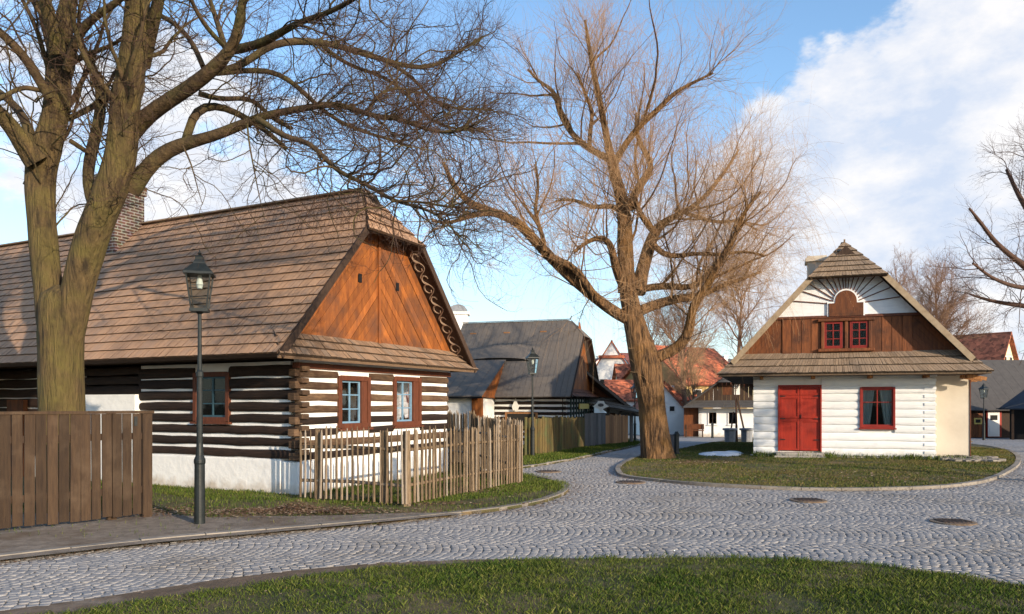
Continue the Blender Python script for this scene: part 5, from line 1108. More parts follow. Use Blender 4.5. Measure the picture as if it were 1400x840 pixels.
board_fence(f4, f5, 'tan weathered board fence nearest the willow trunk', 1.28, 'plank_tan', 0.3, 4, 0.015)

# ================================================================== STREET LAMPS
def lamp(label, loc, h, sc=1.0):
    root = thing('street_lamp', label, 'street lamp', (loc[0], loc[1], gz(loc[1]) + 0.05), 0.25, 'old iron street lamps'); root.scale = (sc,) * 3
    zt = h - 0.80
    mb = MB(); mb.lathe([(0.070, -0.05), (0.066, 0.80), (0.074, 0.82), (0.074, 0.86), (0.05, 0.92), (0.042, 1.08)], n=14); mb.build('base', 'iron', root, smooth=False)
    mb = MB(); mb.lathe([(0.040, 1.08), (0.036, zt - 0.9), (0.047, zt - 0.89), (0.047, zt - 0.83), (0.028, zt - 0.80), (0.024, zt - 0.06), (0.05, zt - 0.04), (0.045, zt)], n=12); mb.build('pole', 'iron', root)
    hd = MB(); b = 0.095; tp = 0.15; lh = 0.46
    for (i, j) in ((-1, -1), (1, -1), (1, 1), (-1, 1)): hd.bar((i * b, j * b, zt), (i * tp, j * tp, zt + lh), 0.018, 0.018)
    hd.box((-b - 0.02, -b - 0.02, zt - 0.03), (b + 0.02, b + 0.02, zt + 0.012))
    hd.hexa([(-tp - 0.035, -tp - 0.035, zt + lh), (tp + 0.035, -tp - 0.035, zt + lh), (tp + 0.035, tp + 0.035, zt + lh), (-tp - 0.035, tp + 0.035, zt + lh)] + [(-tp - 0.03, -tp - 0.03, zt + lh + 0.03), (tp + 0.03, -tp - 0.03, zt + lh + 0.03), (tp + 0.03, tp + 0.03, zt + lh + 0.03), (-tp - 0.03, tp + 0.03, zt + lh + 0.03)])
    pr = [(tp + 0.03, zt + lh + 0.03), (0.12, zt + lh + 0.10), (0.075, zt + lh + 0.15), (0.07, zt + lh + 0.17), (0.05, zt + lh + 0.21), (0.055, zt + lh + 0.24), (0.02, zt + lh + 0.27)]
    for (r0, z0), (r1, z1) in zip(pr, pr[1:]): hd.hexa([(-r0, -r0, z0), (r0, -r0, z0), (r0, r0, z0), (-r0, r0, z0), (-r1, -r1, z1), (r1, -r1, z1), (r1, r1, z1), (-r1, r1, z1)])
    lt = hd.build('lantern', 'iron', root)
    fin = MB(); fin.lathe([(0.012, zt + lh + 0.27), (0.03, zt + lh + 0.29), (0.012, zt + lh + 0.31), (0.008, zt + lh + 0.34)], n=8); fin.build('finial', 'iron', lt)
    gl = MB()
    for (i, j, k, l) in ((-1, -1, 1, -1), (1, -1, 1, 1), (1, 1, -1, 1), (-1, 1, -1, -1)): gl.poly([(i * b * .97, j * b * .97, zt + 0.012), (k * b * .97, l * b * .97, zt + 0.012), (k * tp * .97, l * tp * .97, zt + lh), (i * tp * .97, j * tp * .97, zt + lh)])
    gl.build('lamp_glass', 'glass', lt)
    m_ = MB()
    for q in (0.36, 0.68):
        r_ = b + (tp - b) * q + 0.004; z = zt + lh * q
        for (i, j, k, l) in ((-1, -1, 1, -1), (1, -1, 1, 1), (1, 1, -1, 1), (-1, 1, -1, -1)): m_.bar((i * r_, j * r_, z), (k * r_, l * r_, z), 0.006, 0.006)
    m_.build('glazing_bar', 'iron', lt)
    m_ = MB(); m_.lathe([(0.03, zt + 0.28), (0.045, zt + 0.34), (0.03, zt + 0.42), (0.02, zt + 0.48)], n=10); m_.build('bulb', 'sign', lt)
lamp('tall iron street lamp nearest the camera, before the log house roof', P(273, 716, 0.06), 3.66)
lamp('middle street lamp standing at the mossy board fence', P(728, 627), 3.34)
lamp('distant street lamp seen just left of the willow trunk', P(868, 605), 2.95)
lamp('street lamp beside the white barn door under the cottage eave', P(1345, 602.5), 3.05, 1.0)

# ================================================================== small street furniture
def bollard(label, p, h=0.95, r=0.06):
    o = thing('bollard', label, 'bollard', (p[0], p[1], gz(p[1])), 0, 'dark street bollards'); m_ = MB(); m_.lathe([(r * 1.3, 0), (r * 1.3, 0.08), (r, 0.1), (r, h - 0.14), (r * 1.25, h - 0.13), (r * 1.25, h - 0.09), (r, h - 0.07), (r * 0.5, h)], n=12); m_.build('shaft', 'iron', o)
bollard('thick dark bollard right beside the willow trunk', P(925, 623.5), 0.78, 0.08)
bollard('slim bollard before the small white cottage', P(974, 599.5), 0.95, 0.07)
t = thing('litter_bin', 'dark blue litter bin behind the willow trunk', 'bin', (*P(914, 621.5), 0)); t.rotation_euler.z = 0.2
mb = MB(); mb.hexa([(-0.19, -0.17, 0.12), (0.19, -0.17, 0.12), (0.19, 0.17, 0.12), (-0.19, 0.17, 0.12), (-0.22, -0.2, 0.62), (0.22, -0.2, 0.62), (0.22, 0.2, 0.62), (-0.22, 0.2, 0.62)]); mb.build('body', 'bin_blue', t, bevel=0.01)
mb = MB(); mb.box((-0.24, -0.22, 0.622), (0.24, 0.22, 0.67)); mb.build('lid', 'bin_blue', t, bevel=0.01)
mb = MB(); mb.box((-0.16, -0.14, 0), (-0.1, 0.14, 0.12)); mb.box((0.1, -0.14, 0), (0.16, 0.14, 0.12)); mb.build('foot', 'iron', t)
for px, lb in ((998, 'grey concrete litter bin left of the staked sapling'), (1021, 'grey concrete litter bin nearest the cottage wall')):
    p = P(px, 606.5); t = thing('litter_bin', lb, 'bin', (p[0], p[1], gz(p[1])), 0, 'concrete litter bins')
    m_ = MB(); m_.lathe([(0.24, 0), (0.27, 0.62)], n=8); m_.build('body', 'bin', t); m_ = MB(); m_.lathe([(0.33, 0.62), (0.35, 0.66), (0.33, 0.72)], n=8); m_.build('rim', 'bin', t)
p = P(1006, 606); t = thing('staked_sapling', 'thin young tree tied to three dark stakes behind the cottage corner', 'tree', (p[0], p[1], gz(p[1])))
m_ = MB(); m_.bar((0.15, 0.3, 0), (0.0, 0.0, 2.3), 0.07, 0.07); m_.bar((0.5, -0.1, 0), (0.05, 0.0, 2.2), 0.07, 0.07); m_.bar((-0.35, -0.1, 0), (-0.1, 0.0, 1.5), 0.06, 0.06); m_.build('stakes', 'dark_wood', t)
m_ = MB(); m_.tube([(0, 0, 0), (0.02, 0, 1.4), (-0.03, 0, 2.6), (0.05, 0, 3.8)], [0.04, 0.035, 0.025, 0.01], 6); m_.build('trunk', 'twig_left', t)
m_ = MB()
for i in range(12): a = random.uniform(0, 6.28); z = random.uniform(2.0, 3.5); m_.tube([(0, 0, z), (math.cos(a) * 0.3, math.sin(a) * 0.3, z + 0.25), (math.cos(a) * 0.5, math.sin(a) * 0.5, z + 0.7)], [0.014, 0.01, 0.005], 3)
m_.build('crown', 'twig_left', t)
for (px, py, r_, lb) in ((1303, 716, 0.22, 'rusty drain cover sunk in the setts at the right'), (1105, 686, 0.23, 'rusty drain cover below the cottage door side kerb'), (862, 661, 0.24, 'small rusty drain cover left of the grass island kerb'), (750, 646, 0.24, 'drain cover in the lane near the end of the picket fence')):
    p = P(px, py); t = thing('drain_cover', lb, 'drain cover', (p[0], p[1], 0.012), 0, 'iron drain covers in the road')
    m_ = MB(); m_.lathe([(r_ + 0.07, -0.01), (r_ + 0.07, 0.020), (r_ + 0.01, 0.022)], n=24); m_.build('ring', 'soil', t)
    m_ = MB(); m_.lathe([(r_, 0.0), (r_, 0.026), (r_ - 0.02, 0.028)], n=24)
    for i in range(-3, 4): m_.box((i * 0.06 - 0.01, -r_ * 0.7, 0.027), (i * 0.06 + 0.01, r_ * 0.7, 0.034))
    m_.build('lid', 'rust', t)
p = (X(936, 48.5), 48.5); t = thing('bench', 'small red brown bench at the left end of the small white cottage', 'bench', (p[0], p[1], gz(48.5)), R(-15))
m_ = MB(); m_.box((0, -0.35, 0.42), (1.2, 0.05, 0.47)); m_.build('seat', 'board_brown', t)
m_ = MB(); m_.box((0, 0.06, 0.5), (1.2, 0.10, 0.85)); m_.build('backrest', 'board_brown', t)
for xx in (0.05, 1.07):
    m_ = MB(); m_.box((xx, -0.33, 0), (xx + 0.08, 0.09, 0.419)); m_.box((xx, 0.03, 0.471), (xx + 0.08, 0.059, 0.8)); m_.build('leg', 'dark_wood', t)
# snow patch
bm_p = []; rg = random.Random(8)
mb = MB(); c0 = P(988, 624)
for (dx, dy, rx, ry) in ((0, 0, 0.62, 0.9), (-0.5, -0.25, 0.35, 0.4), (0.45, 0.5, 0.35, 0.5)):
    N_ = 18; b = len(mb.v)
    for ring, (f, z) in enumerate(((1.0, 0.0), (0.8, 0.05), (0.4, 0.08))):
        for i in range(N_): a = 2 * math.pi * i / N_; q = f * rg.uniform(0.85, 1.12); mb.v.append((c0[0] + dx + math.cos(a) * rx * q, c0[1] + dy + math.sin(a) * ry * q, 0.055 + z))
    for ring in range(2):
        for i in range(N_): j = (i + 1) % N_; mb.f.append((b + ring * N_ + i, b + ring * N_ + j, b + (ring + 1) * N_ + j, b + (ring + 1) * N_ + i)); mb.r.append(0.5)
    mb.f.append(tuple(b + 2 * N_ + i for i in range(N_))); mb.r.append(0.5)
o = mb.build('snow', 'snow', smooth=True); tag(o, 'last patch of old snow on the shaded grass left of the cottage', 'snow', kind='stuff')

# ================================================================== TREES
def limb3(pts, Y0, dY, K, sc=1.0):
    """pts [(px,py,r_px)], depth runs Y0 .. Y0+dY along the limb"""
    q = np.array(pts, dtype=float); d = np.r_[0, np.cumsum(np.hypot(np.diff(q[:, 0]), np.diff(q[:, 1])))]; d /= d[-1]
    t = np.linspace(0, 1, K); px = np.interp(t, d, q[:, 0]); py = np.interp(t, d, q[:, 1]); r = np.interp(t, d, q[:, 2])
    # soften corners
    for _ in range(2): px[1:-1] = (px[:-2] + 2 * px[1:-1] + px[2:]) / 4; py[1:-1] = (py[:-2] + 2 * py[1:-1] + py[2:]) / 4
    Y = Y0 + dY * t
    return np.c_[(px - 700) / F * Y, Y, EYE + (HY - py) / F * Y][None], (r / F * Y)[None]
def spawn(rng, src, n, tmin, tmax, lmin, lmax, K, angle, wander, trop, rmax, rrat=0.7, tip=0.3, upb=0.0, zf=None, rw=0.0, flat=None):
    A = []; B = []; ra = []; tt = []
    for Pp, Rr in src:
        N_, Kk, _ = Pp.shape; t = np.broadcast_to(np.linspace(0, 1, Kk)[None], (N_, Kk))
        A.append(Pp[:, :-1].reshape(-1, 3)); B.append(Pp[:, 1:].reshape(-1, 3)); ra.append(Rr[:, :-1].ravel()); tt.append(t[:, :-1].ravel())
    A = np.concatenate(A); B = np.concatenate(B); ra = np.concatenate(ra); tt = np.concatenate(tt)
    ln = np.linalg.norm(B - A, axis=1); w = ln * ((tt >= tmin) & (tt <= tmax))
    if rw: w = w * (ra ** rw)
    if zf is not None: w = w * zf(A)
    idx = rng.choice(len(A), n, p=w / w.sum()); u = rng.random(n)[:, None]
    st = A[idx] + (B[idx] - A[idx]) * u; d = (B[idx] - A[idx]) / (ln[idx][:, None] + 1e-9)
    rnd_ = rng.normal(0, 1, (n, 3)); rnd_ -= (rnd_ * d).sum(1, keepdims=True) * d; rnd_ /= np.linalg.norm(rnd_, axis=1, keepdims=True) + 1e-9
    rnd_[:, 2] += upb; rnd_ /= np.linalg.norm(rnd_, axis=1, keepdims=True)
    th = np.radians(rng.uniform(angle[0], angle[1], n))[:, None]; dd = d * np.cos(th) + rnd_ * np.sin(th)
    L_n = rng.uniform(lmin, lmax, n) * (1.15 - 0.5 * tt[idx]); step = (L_n / (K - 1))[:, None]
    Pn = np.empty((n, K, 3)); Pn[:, 0] = st; tr = np.array(trop, dtype=float)
    for k in range(1, K):
        dd = dd + rng.normal(0, wander, (n, 3)) + tr; dd /= np.linalg.norm(dd, axis=1, keepdims=True) + 1e-9
        Pn[:, k] = Pn[:, k - 1] + dd * step
    r0 = np.minimum(ra[idx] * rrat, rmax * (0.6 + 0.4 * rng.random(n)) * np.sqrt(L_n / lmax)); r0 = np.maximum(r0, rmax * 0.25)
    Rn = r0[:, None] * np.linspace(1, tip, K)[None]
    return Pn, Rn
def ridged(Pp, Rr, sides, amp, freq, seed, mult=5):
    K = Pp.shape[1]; t = np.linspace(0, K - 1, K * mult); k0 = np.minimum(t.astype(int), K - 2); f = (t - k0)[None, :, None]
    km = np.maximum(k0 - 1, 0); k2 = np.minimum(k0 + 2, K - 1)
    a, b, c, d = Pp[:, km], Pp[:, k0], Pp[:, k0 + 1], Pp[:, k2]
    Q = 0.5 * (2 * b + (c - a) * f + (2 * a - 5 * b + 4 * c - d) * f ** 2 + (3 * b - a - 3 * c + d) * f ** 3)
    Rn = Rr[:, k0] * (1 - f[..., 0]) + Rr[:, k0 + 1] * f[..., 0]
    ln = np.r_[0, np.cumsum(np.linalg.norm(np.diff(Q[0], axis=0), axis=1))]; an = np.arange(sides) * 2 * np.pi / sides
    A, L = np.meshgrid(an, ln); w = 1.0
    for i, (fr, am) in enumerate(((1.0, 1.0), (2.3, 0.55), (4.6, 0.4))):
        n_ = vnoise(np.cos(A) * freq * fr + 20 + L * 0.35, np.sin(A) * freq * fr + L * 0.9 * fr + 20, seed + i); w = w + (n_ - 0.5) * 2 * am * amp
    knob = vnoise(np.cos(A) * 1.5 + 40, L * 2.2 + np.sin(A) * 1.5, seed + 9); w = w + np.clip(knob - 0.8, 0, 1) * amp * 4
    return Q, Rn, w[None]
def tree_mesh(root, trunks, levels, bark, twig, nb, sides=12, seed=0, rough=0.06, twigsides=3, bl=2):
    rng = np.random.default_rng(seed); parts = []
    for Pp, Rr in trunks:
        big_ = Rr.max() > 0.12; sd_ = sides * 4 if big_ else sides
        Q, Rn, w = ridged(Pp, Rr, sd_, rough if big_ else rough * 0.6, 2.6 if big_ else 1.6, seed * 7 + 1, 6 if big_ else 2); parts.append(tubes(Q, Rn, sd_, w))
    V, Fq = join_np(parts); mesh_np('trunk', V, Fq, bark, root, smooth=True)
    br = [tubes(p, r, 7) for p, r in levels[:nb]]
    if br: V, Fq = join_np(br); mesh_np('branches', V, Fq, bl if not isinstance(bl, int) else bark, root, smooth=True)
    tw = [tubes(p, r, twigsides) for p, r in levels[nb:]]
    V, Fq = join_np(tw); mesh_np('crown', V, Fq, twig, root); print('tree faces', len(Fq))

def left_tree():
    Y0 = 12.0
    root = thing('bare_tree', 'huge bare mossy tree with forked trunk behind the brown plank fence', 'tree', (X(85, Y0), Y0, 0.05))
    T = []
    def l(pts, dY, K=14, y=Y0): a = limb3(pts, y, dY, K); T.append(a); return a
    l([(84, 700, 37), (84, 620, 34), (84, 560, 32), (83, 500, 32), (83, 450, 33), (85, 420, 34), (86, 405, 31), (86, 396, 22), (86, 391, 9)], 0, 26)
    # left stem and its forks
    l([(82, 490, 20), (72, 440, 22), (65, 390, 19.5), (61, 350, 19), (57, 300, 18.5), (53, 250, 20), (58, 207, 21), (72, 180, 18), (80, 150, 17.5), (80, 110, 17), (79, 69, 17), (84, 40, 13), (95, 0, 11), (105, -50, 8)], 0.5, 22)
    l([(80, 75, 12), (72, 40, 9.5), (62, 5, 8), (55, -50, 6)], -0.5)
    l([(50, 222, 16), (36, 205, 13), (22, 182, 11), (5, 160, 10), (-30, 130, 9), (-80, 90, 7)], -0.9)
    l([(38, 200, 9), (40, 180, 8), (30, 155, 7), (5, 130, 6), (-40, 100, 5)], 0.8)
    l([(68, 135, 8), (55, 112, 8), (35, 80, 7.5), (10, 52, 7), (-30, 20, 6)], -0.6)
    l([(92, 95, 8), (102, 55, 7.5), (125, 25, 6.5), (155, 8, 5.5), (185, -20, 4.5)], -0.9)
    l([(60, 125, 4), (30, 118, 4), (0, 135, 3.5), (-50, 150, 3)], -1.2)
    # right stem
    l([(88, 490, 20), (96, 440, 23), (107, 390, 22), (118, 345, 23.5), (138, 290, 23), (156, 250, 24), (166, 220, 22), (168, 180, 21), (172, 140, 20), (181, 95, 20), (186, 50, 19), (188, 0, 17), (190, -60, 13)], -0.4, 24)
    l([(196, 90, 12), (205, 50, 11), (214, 15, 10), (226, -40, 8)], -0.8)
    l([(168, 195, 13), (160, 150, 12), (158, 120, 9), (178, 85, 8)], 0.6)
    l([(134, 300, 8), (122, 270, 9), (118, 240, 9), (124, 210, 9.5), (132, 180, 9), (139, 150, 9), (137, 120, 7), (128, 90, 6), (112, 66, 5), (100, 30, 4)], 0.9, 18)
    l([(138, 140, 6), (155, 128, 5.5), (172, 120, 5)], 0.3, 6)
    l([(95, 192, 4), (115, 205, 4), (122, 210, 3)], 0.2, 5)
    # big limb rising right
    a1 = l([(180, 180, 16), (200, 158, 13.5), (230, 138, 12.5), (262, 118, 12), (288, 98, 11.5), (308, 78, 10.5), (322, 64, 9), (326, 35, 8), (332, 0, 7), (338, -50, 5)], -1.5, 18)
    a2 = l([(320, 68, 8), (340, 66, 7.5), (365, 57, 7), (391, 40, 6), (415, 28, 5), (440, 22, 4.5), (475, 5, 4), (520, -25, 3)], -2.2, 16)
    a3 = l([(290, 100, 6), (330, 92, 6), (355, 70, 6), (371, 60, 6), (400, 56, 6), (434, 57, 5.5), (462, 62, 5), (489, 72, 4.6), (515, 79, 4.2), (545, 88, 4), (577, 95, 3.6), (600, 90, 3), (625, 72, 2.6), (660, 50, 2)], 1.2, 26)
    a4 = l([(530, 84, 3), (570, 110, 2.8), (590, 140, 2.4), (625, 150, 2), (670, 150, 1.6)], 0.6, 12, Y0 + 1)
    a5 = l([(434, 57, 4), (452, 74, 3.6), (480, 92, 3.2), (520, 102, 2.8), (548, 118, 2.6), (580, 160, 2.4), (620, 180, 2), (660, 175, 1.5)], 0.8, 16, Y0 + 0.8)
    # lower long limb
    b1 = l([(180, 262, 15), (196, 236, 13.5), (214, 216, 13), (232, 204, 12), (254, 196, 11), (276, 190, 9.5), (298, 186, 9), (320, 174, 8.5), (340, 168, 8), (364, 157, 6.5), (390, 152, 6), (416, 149, 5.6), (440, 143, 5.2), (466, 141, 5), (482, 148, 4.6), (497, 156, 4.4), (518, 161, 4), (545, 160, 3.6), (576, 176, 3.2), (600, 182, 2.8), (623, 182, 2.4), (650, 170, 1.8)], -1.2, 34)
    b2 = l([(352, 163, 5.5), (368, 172, 5), (391, 191, 4.8), (408, 190, 4.6), (422, 193, 4.4), (440, 212, 4.2), (458, 233, 4), (478, 243, 3.6), (497, 249, 3.4), (515, 262, 3.2), (536, 274, 3), (556, 280, 2.7), (576, 283, 2.5), (597, 293, 2), (615, 306, 1.6), (635, 335, 1.2)], -2.0, 26, Y0 - 0.9)
    b3 = l([(500, 156, 3.4), (512, 138, 3), (520, 125, 2.8), (545, 118, 2.4), (575, 128, 2)], 0.6, 9, Y0 - 0.8)
    b4 = l([(535, 275, 2.6), (570, 275, 2.2), (610, 283, 2), (650, 285, 1.5)], 0.4, 9, Y0 - 2.7)
    c1 = l([(254, 192, 7.5), (260, 168, 7), (272, 144, 7.5), (290, 143, 6.5), (311, 148, 5.5), (345, 166, 5), (372, 185, 4), (392, 205, 3.4)], 0.9, 14)
    c2 = l([(272, 128, 5), (300, 137, 4.2), (330, 134, 4), (345, 132, 3.8), (359, 150, 3.6), (380, 170, 3), (400, 176, 2.6)], 1.0, 12)
    c3 = l([(296, 100, 5), (330, 97, 4.6), (365, 95, 4.4), (391, 104, 4.2), (410, 122, 4), (434, 145, 3.6), (452, 160, 3.2), (485, 178, 3), (515, 185, 2.4), (560, 200, 2)], 1.6, 18)
    c4 = l([(278, 92, 4.6), (262, 55, 4.2), (240, 32, 4), (220, 22, 4)], 1.0, 9)
    c5 = l([(308, 66, 5), (300, 40, 4.6), (292, 15, 4), (280, -20, 3)], 1.0, 9)
    c6 = l([(312, 68, 4.4), (290, 48, 4), (270, 20, 3.5), (255, -15, 3)], -0.8, 9)
    c7 = l([(338, 170, 1.8), (340, 200, 1.5), (347, 225, 1.3), (351, 255, 1.0), (362, 300, 0.5)], -0.6, 9, Y0 - 0.8)
    c8 = l([(250, 200, 1.7), (263, 225, 1.3), (266, 245, 1.0), (277, 280, 0.5)], -0.5, 7, Y0 - 0.6)
    # limbs towards and away from the viewer, so the crown is round
    rng = np.random.default_rng(11)
    big = [T[i] for i in (1, 8, 9, 13)] if len(T) > 13 else T
    ex = spawn(rng, [T[1], T[8]], 16, 0.45, 1.0, 2.2, 4.2, 12, (35, 70), 0.16, (0.01, 0.0, 0.05), 0.075, 0.5, 0.25, 0.3)
    T2 = T[3:] + [T[1], T[8]]
    T2 = [(p, r * 0.85) for p, r in T2]; l2 = spawn(rng, T2, 360, 0.25, 1.0, 1.0, 2.5, 15, (25, 65), 0.25, (0.01, 0, 0.035), 0.019, 0.6, 0.3, 0.15)
    l2b = spawn(rng, [ex], 90, 0.3, 1.0, 0.8, 1.7, 8, (25, 60), 0.17, (0, 0, 0.03), 0.024, 0.6, 0.3, 0.1)
    l2c = spawn(rng, [a2, a3, a4, a5, b1, b2, b3, b4, c3], 330, 0.3, 1.0, 0.5, 1.7, 12, (20, 65), 0.25, (0.04, 0, 0.03), 0.013, 0.6, 0.3, 0.0)
    l3 = spawn(rng, [l2, l2b, l2c, ex], 5000, 0.15, 1.0, 0.35, 1.0, 9, (25, 65), 0.28, (0.0, 0, 0.04), 0.0062, 0.6, 0.4, 0.1)
    l4 = spawn(rng, [l3], 20000, 0.1, 1.0, 0.12, 0.38, 6, (25, 70), 0.32, (0, 0, 0.06), 0.0034, 0.7, 0.6, 0.2)
    l4b = spawn(rng, [l2, l2b, l2c], 2500, 0.2, 1.0, 0.10, 0.30, 4, (30, 75), 0.3, (0, 0, 0.05), 0.0036, 0.7, 0.6, 0.2)
    # hanging strands over the roof peak
    hang = spawn(rng, [b2, b1], 32, 0.3, 1.0, 0.5, 1.3, 9, (40, 90), 0.18, (0, 0, -0.16), 0.010, 0.5, 0.4, -0.4)
    l4c = spawn(rng, [hang], 420, 0.1, 1.0, 0.1, 0.35, 5, (25, 60), 0.28, (0, 0, -0.02), 0.004, 0.7, 0.6)
    main = [(T[0][0], T[0][1] * 0.87), (T[1][0], T[1][1] * 0.93)] + T[2:4] + [(T[8][0], T[8][1] * 0.90)]; rest = [(p, r * 0.82) for p, r in T[4:8] + T[9:]]
    tree_mesh(root, main, rest + [ex, l2, l2b, l2c, l3, l4, l4b, hang, l4c], M['bark_left'], M['twig_left'], 4 + len(rest), 12, 1, 0.045, bl=mat('dark limb bark', (0.10, 0.066, 0.030), (0.035, 0.022, 0.014), 4, (1, 1, 1), 0.95, 1.0, bscale=9, bdist=0.05, c3=(0.085, 0.072, 0.024), s3=2.0, t3=(0.45, 0.7)))
    for o in root.children: o.matrix_parent_inverse = root.matrix_basis.inverted()
left_tree()

def willow():
    Y0 = 22.5
    root = thing('willow_tree', 'large bare willow with orange twigs on the tip of the grass island', 'tree', (X(897, Y0), Y0, 0.05))
    T = []
    def l(pts, dY, K=16, y=Y0): a = limb3(pts, y, dY, K); T.append(a); return a
    l([(901, 636, 28), (900, 626, 23), (898, 612, 20.5), (895, 590, 18.5), (892, 560, 17), (889, 532, 18.5), (884, 504, 20.5), (879, 482, 19), (871, 455, 15.5), (864, 425, 13.5), (859, 400, 12), (857, 385, 9)], 0, 30)
    A = l([(858, 400, 13), (857, 370, 10.5), (854, 333, 10), (855, 300, 9.5), (853, 287, 9), (848, 262, 8), (839, 235, 7), (832, 200, 5), (826, 169, 4.4), (820, 140, 4), (816, 118, 3.6), (810, 95, 3.2), (808, 77, 3), (803, 50, 2.2), (800, 28, 1.5)], -0.3, 26)
    B = l([(839, 222, 5), (822, 212, 4.6), (806, 204, 4.4), (792, 194, 4.2), (780, 182, 4), (768, 160, 3.6), (760, 143, 3.4), (762, 128, 3), (750, 118, 2.4), (735, 112, 2), (722, 95, 1.4)], 1.2, 18)
    B2 = l([(806, 204, 3), (806, 180, 3), (812, 155, 2.6), (800, 130, 2), (790, 100, 1.4)], -1.0, 10)
    C_ = l([(839, 225, 5), (850, 205, 4.4), (867, 180, 4.2), (885, 162, 4), (903, 148, 3.6), (915, 132, 3), (928, 123, 2.6), (950, 112, 2), (975, 100, 1.4)], -1.3, 16)
    D = l([(862, 285, 6), (868, 262, 5.4), (880, 245, 5), (892, 236, 4.6), (890, 218, 3.8), (877, 203, 3.2), (868, 180, 2.2), (870, 155, 1.6)], 1.3, 14)
    E = l([(872, 400, 11), (878, 372, 8.5), (885, 345, 8), (892, 325, 7.5), (898, 308, 6), (915, 300, 4.5), (935, 290, 3.6), (959, 276, 3), (978, 252, 2.6), (995, 230, 2), (1010, 205, 1.2)], 1.4, 20)
    E2 = l([(895, 318, 5), (880, 300, 4), (870, 282, 3.5), (868, 265, 3)], -0.8, 8)
    G = l([(868, 440, 9), (850, 433, 7.8), (830, 420, 7.2), (805, 400, 6.8), (780, 380, 6.8), (762, 362, 6.8), (749, 348, 7), (730, 328, 6.6), (713, 307, 6.2), (695, 297, 5.8), (678, 292, 5.4), (660, 285, 5.4), (642, 281, 4.6), (628, 264, 3.6), (616, 246, 3), (606, 222, 2)], -2.0, 28)
    G2 = l([(749, 350, 5.5), (768, 358, 5), (785, 366, 5), (800, 385, 5), (812, 405, 5), (835, 425, 5)], 0.8, 12, Y0 - 1.2)
    G3 = l([(680, 293, 3.6), (655, 292, 3.2), (630, 300, 2.8), (605, 308, 2.2), (590, 300, 1.6)], -0.6, 10, Y0 - 1.6)
    G4 = l([(745, 345, 3.6), (742, 318, 3), (728, 290, 2.6), (738, 262, 2.2), (732, 225, 1.6)], 1.0, 10, Y0 - 1.3)
    Hh = l([(888, 492, 9), (905, 487, 7.5), (922, 479, 7.2), (936, 468, 6.8), (944, 450, 6.2), (944, 428, 5.6), (950, 412, 6), (962, 400, 5.6), (972, 382, 5.2), (985, 355, 4.6), (1004, 328, 3.8), (1012, 300, 3), (1025, 280, 2.2), (1040, 262, 1.4)], -1.8, 26)
    I = l([(876, 425, 7), (893, 418, 6.5), (912, 412, 6), (932, 407, 5.4), (951, 408, 4.8), (975, 396, 3.6), (1005, 385, 2.8), (1040, 372, 1.8)], 0.9, 16)
    J = l([(874, 396, 5), (900, 391, 4.8), (925, 391, 4.6), (943, 397, 4.2), (965, 380, 3), (990, 350, 2.2)], 1.6, 12)
    K_ = l([(890, 330, 4.4), (905, 350, 4), (925, 352, 3.4), (950, 345, 2.8), (985, 350, 2.4), (1015, 342, 2), (1045, 350, 1.4)], -1.0, 14)
    K2 = l([(935, 290, 3), (960, 300, 2.6), (985, 305, 2.2), (1010, 300, 1.8), (1035, 315, 1.2)], 1.0, 12, Y0 + 1)
    L2_ = l([(858, 400, 7), (845, 378, 6), (838, 350, 5), (835, 330, 4.6), (828, 322, 4), (800, 330, 2.6), (785, 345, 2)], -1.0, 12)
    N1 = l([(852, 290, 4), (835, 280, 3.5), (810, 285, 3), (785, 272, 2.4), (760, 275, 1.6)], 1.5, 12)
    rng = np.random.default_rng(21); U = T[1:]
    hi = lambda A_: (A_[:, 2] > 6.0) * 1.0
    lo = lambda A_: np.where(A_[:, 2] < 9.0, 1.0, 0.15)
    l2 = spawn(rng, U, 260, 0.15, 1.0, 1.3, 3.0, 10, (25, 60), 0.13, (0, 0, 0.09), 0.024, 0.6, 0.25, 0.2)
    ex = spawn(rng, U, 42, 0.1, 0.8, 2.2, 4.0, 12, (35, 75), 0.12, (0, 0, 0.08), 0.05, 0.6, 0.25, 0.2)
    l3 = spawn(rng, [l2, ex], 1700, 0.15, 1.0, 0.8, 2.0, 11, (20, 55), 0.17, (0, 0, 0.05), 0.010, 0.6, 0.35, 0.1)
    l3b = spawn(rng, U, 650, 0.2, 1.0, 0.8, 2.0, 9, (30, 75), 0.15, (0, 0, 0.07), 0.014, 0.5, 0.35, 0.3)
    up = spawn(rng, [l2, l3, l3b, ex], 10500, 0.2, 1.0, 0.5, 1.4, 8, (15, 50), 0.13, (0, 0, 0.03), 0.0044, 0.7, 0.6, 0.1, zf=lambda A_: np.where(A_[:, 2] > 8, 1.0, 0.45))
    dn = spawn(rng, [l3, l3b, G, G3, l2], 3700, 0.3, 1.0, 0.9, 2.6, 12, (20, 70), 0.08, (0, 0, -0.20), 0.0044, 0.7, 0.6, 0.0, zf=lo)
    sp = spawn(rng, [T[0], G, Hh, I, E], 500, 0.3, 1.0, 0.4, 1.2, 8, (40, 90), 0.15, (0, 0, -0.08), 0.0055, 0.3, 0.6, 0.1)
    tree_mesh(root, T, [ex, l2, l3, l3b, up, dn, sp], M['bark_willow'], M['twig_willow'], 2, 14, 2, 0.085)
    for o in root.children: o.matrix_parent_inverse = root.matrix_basis.inverted()
willow()

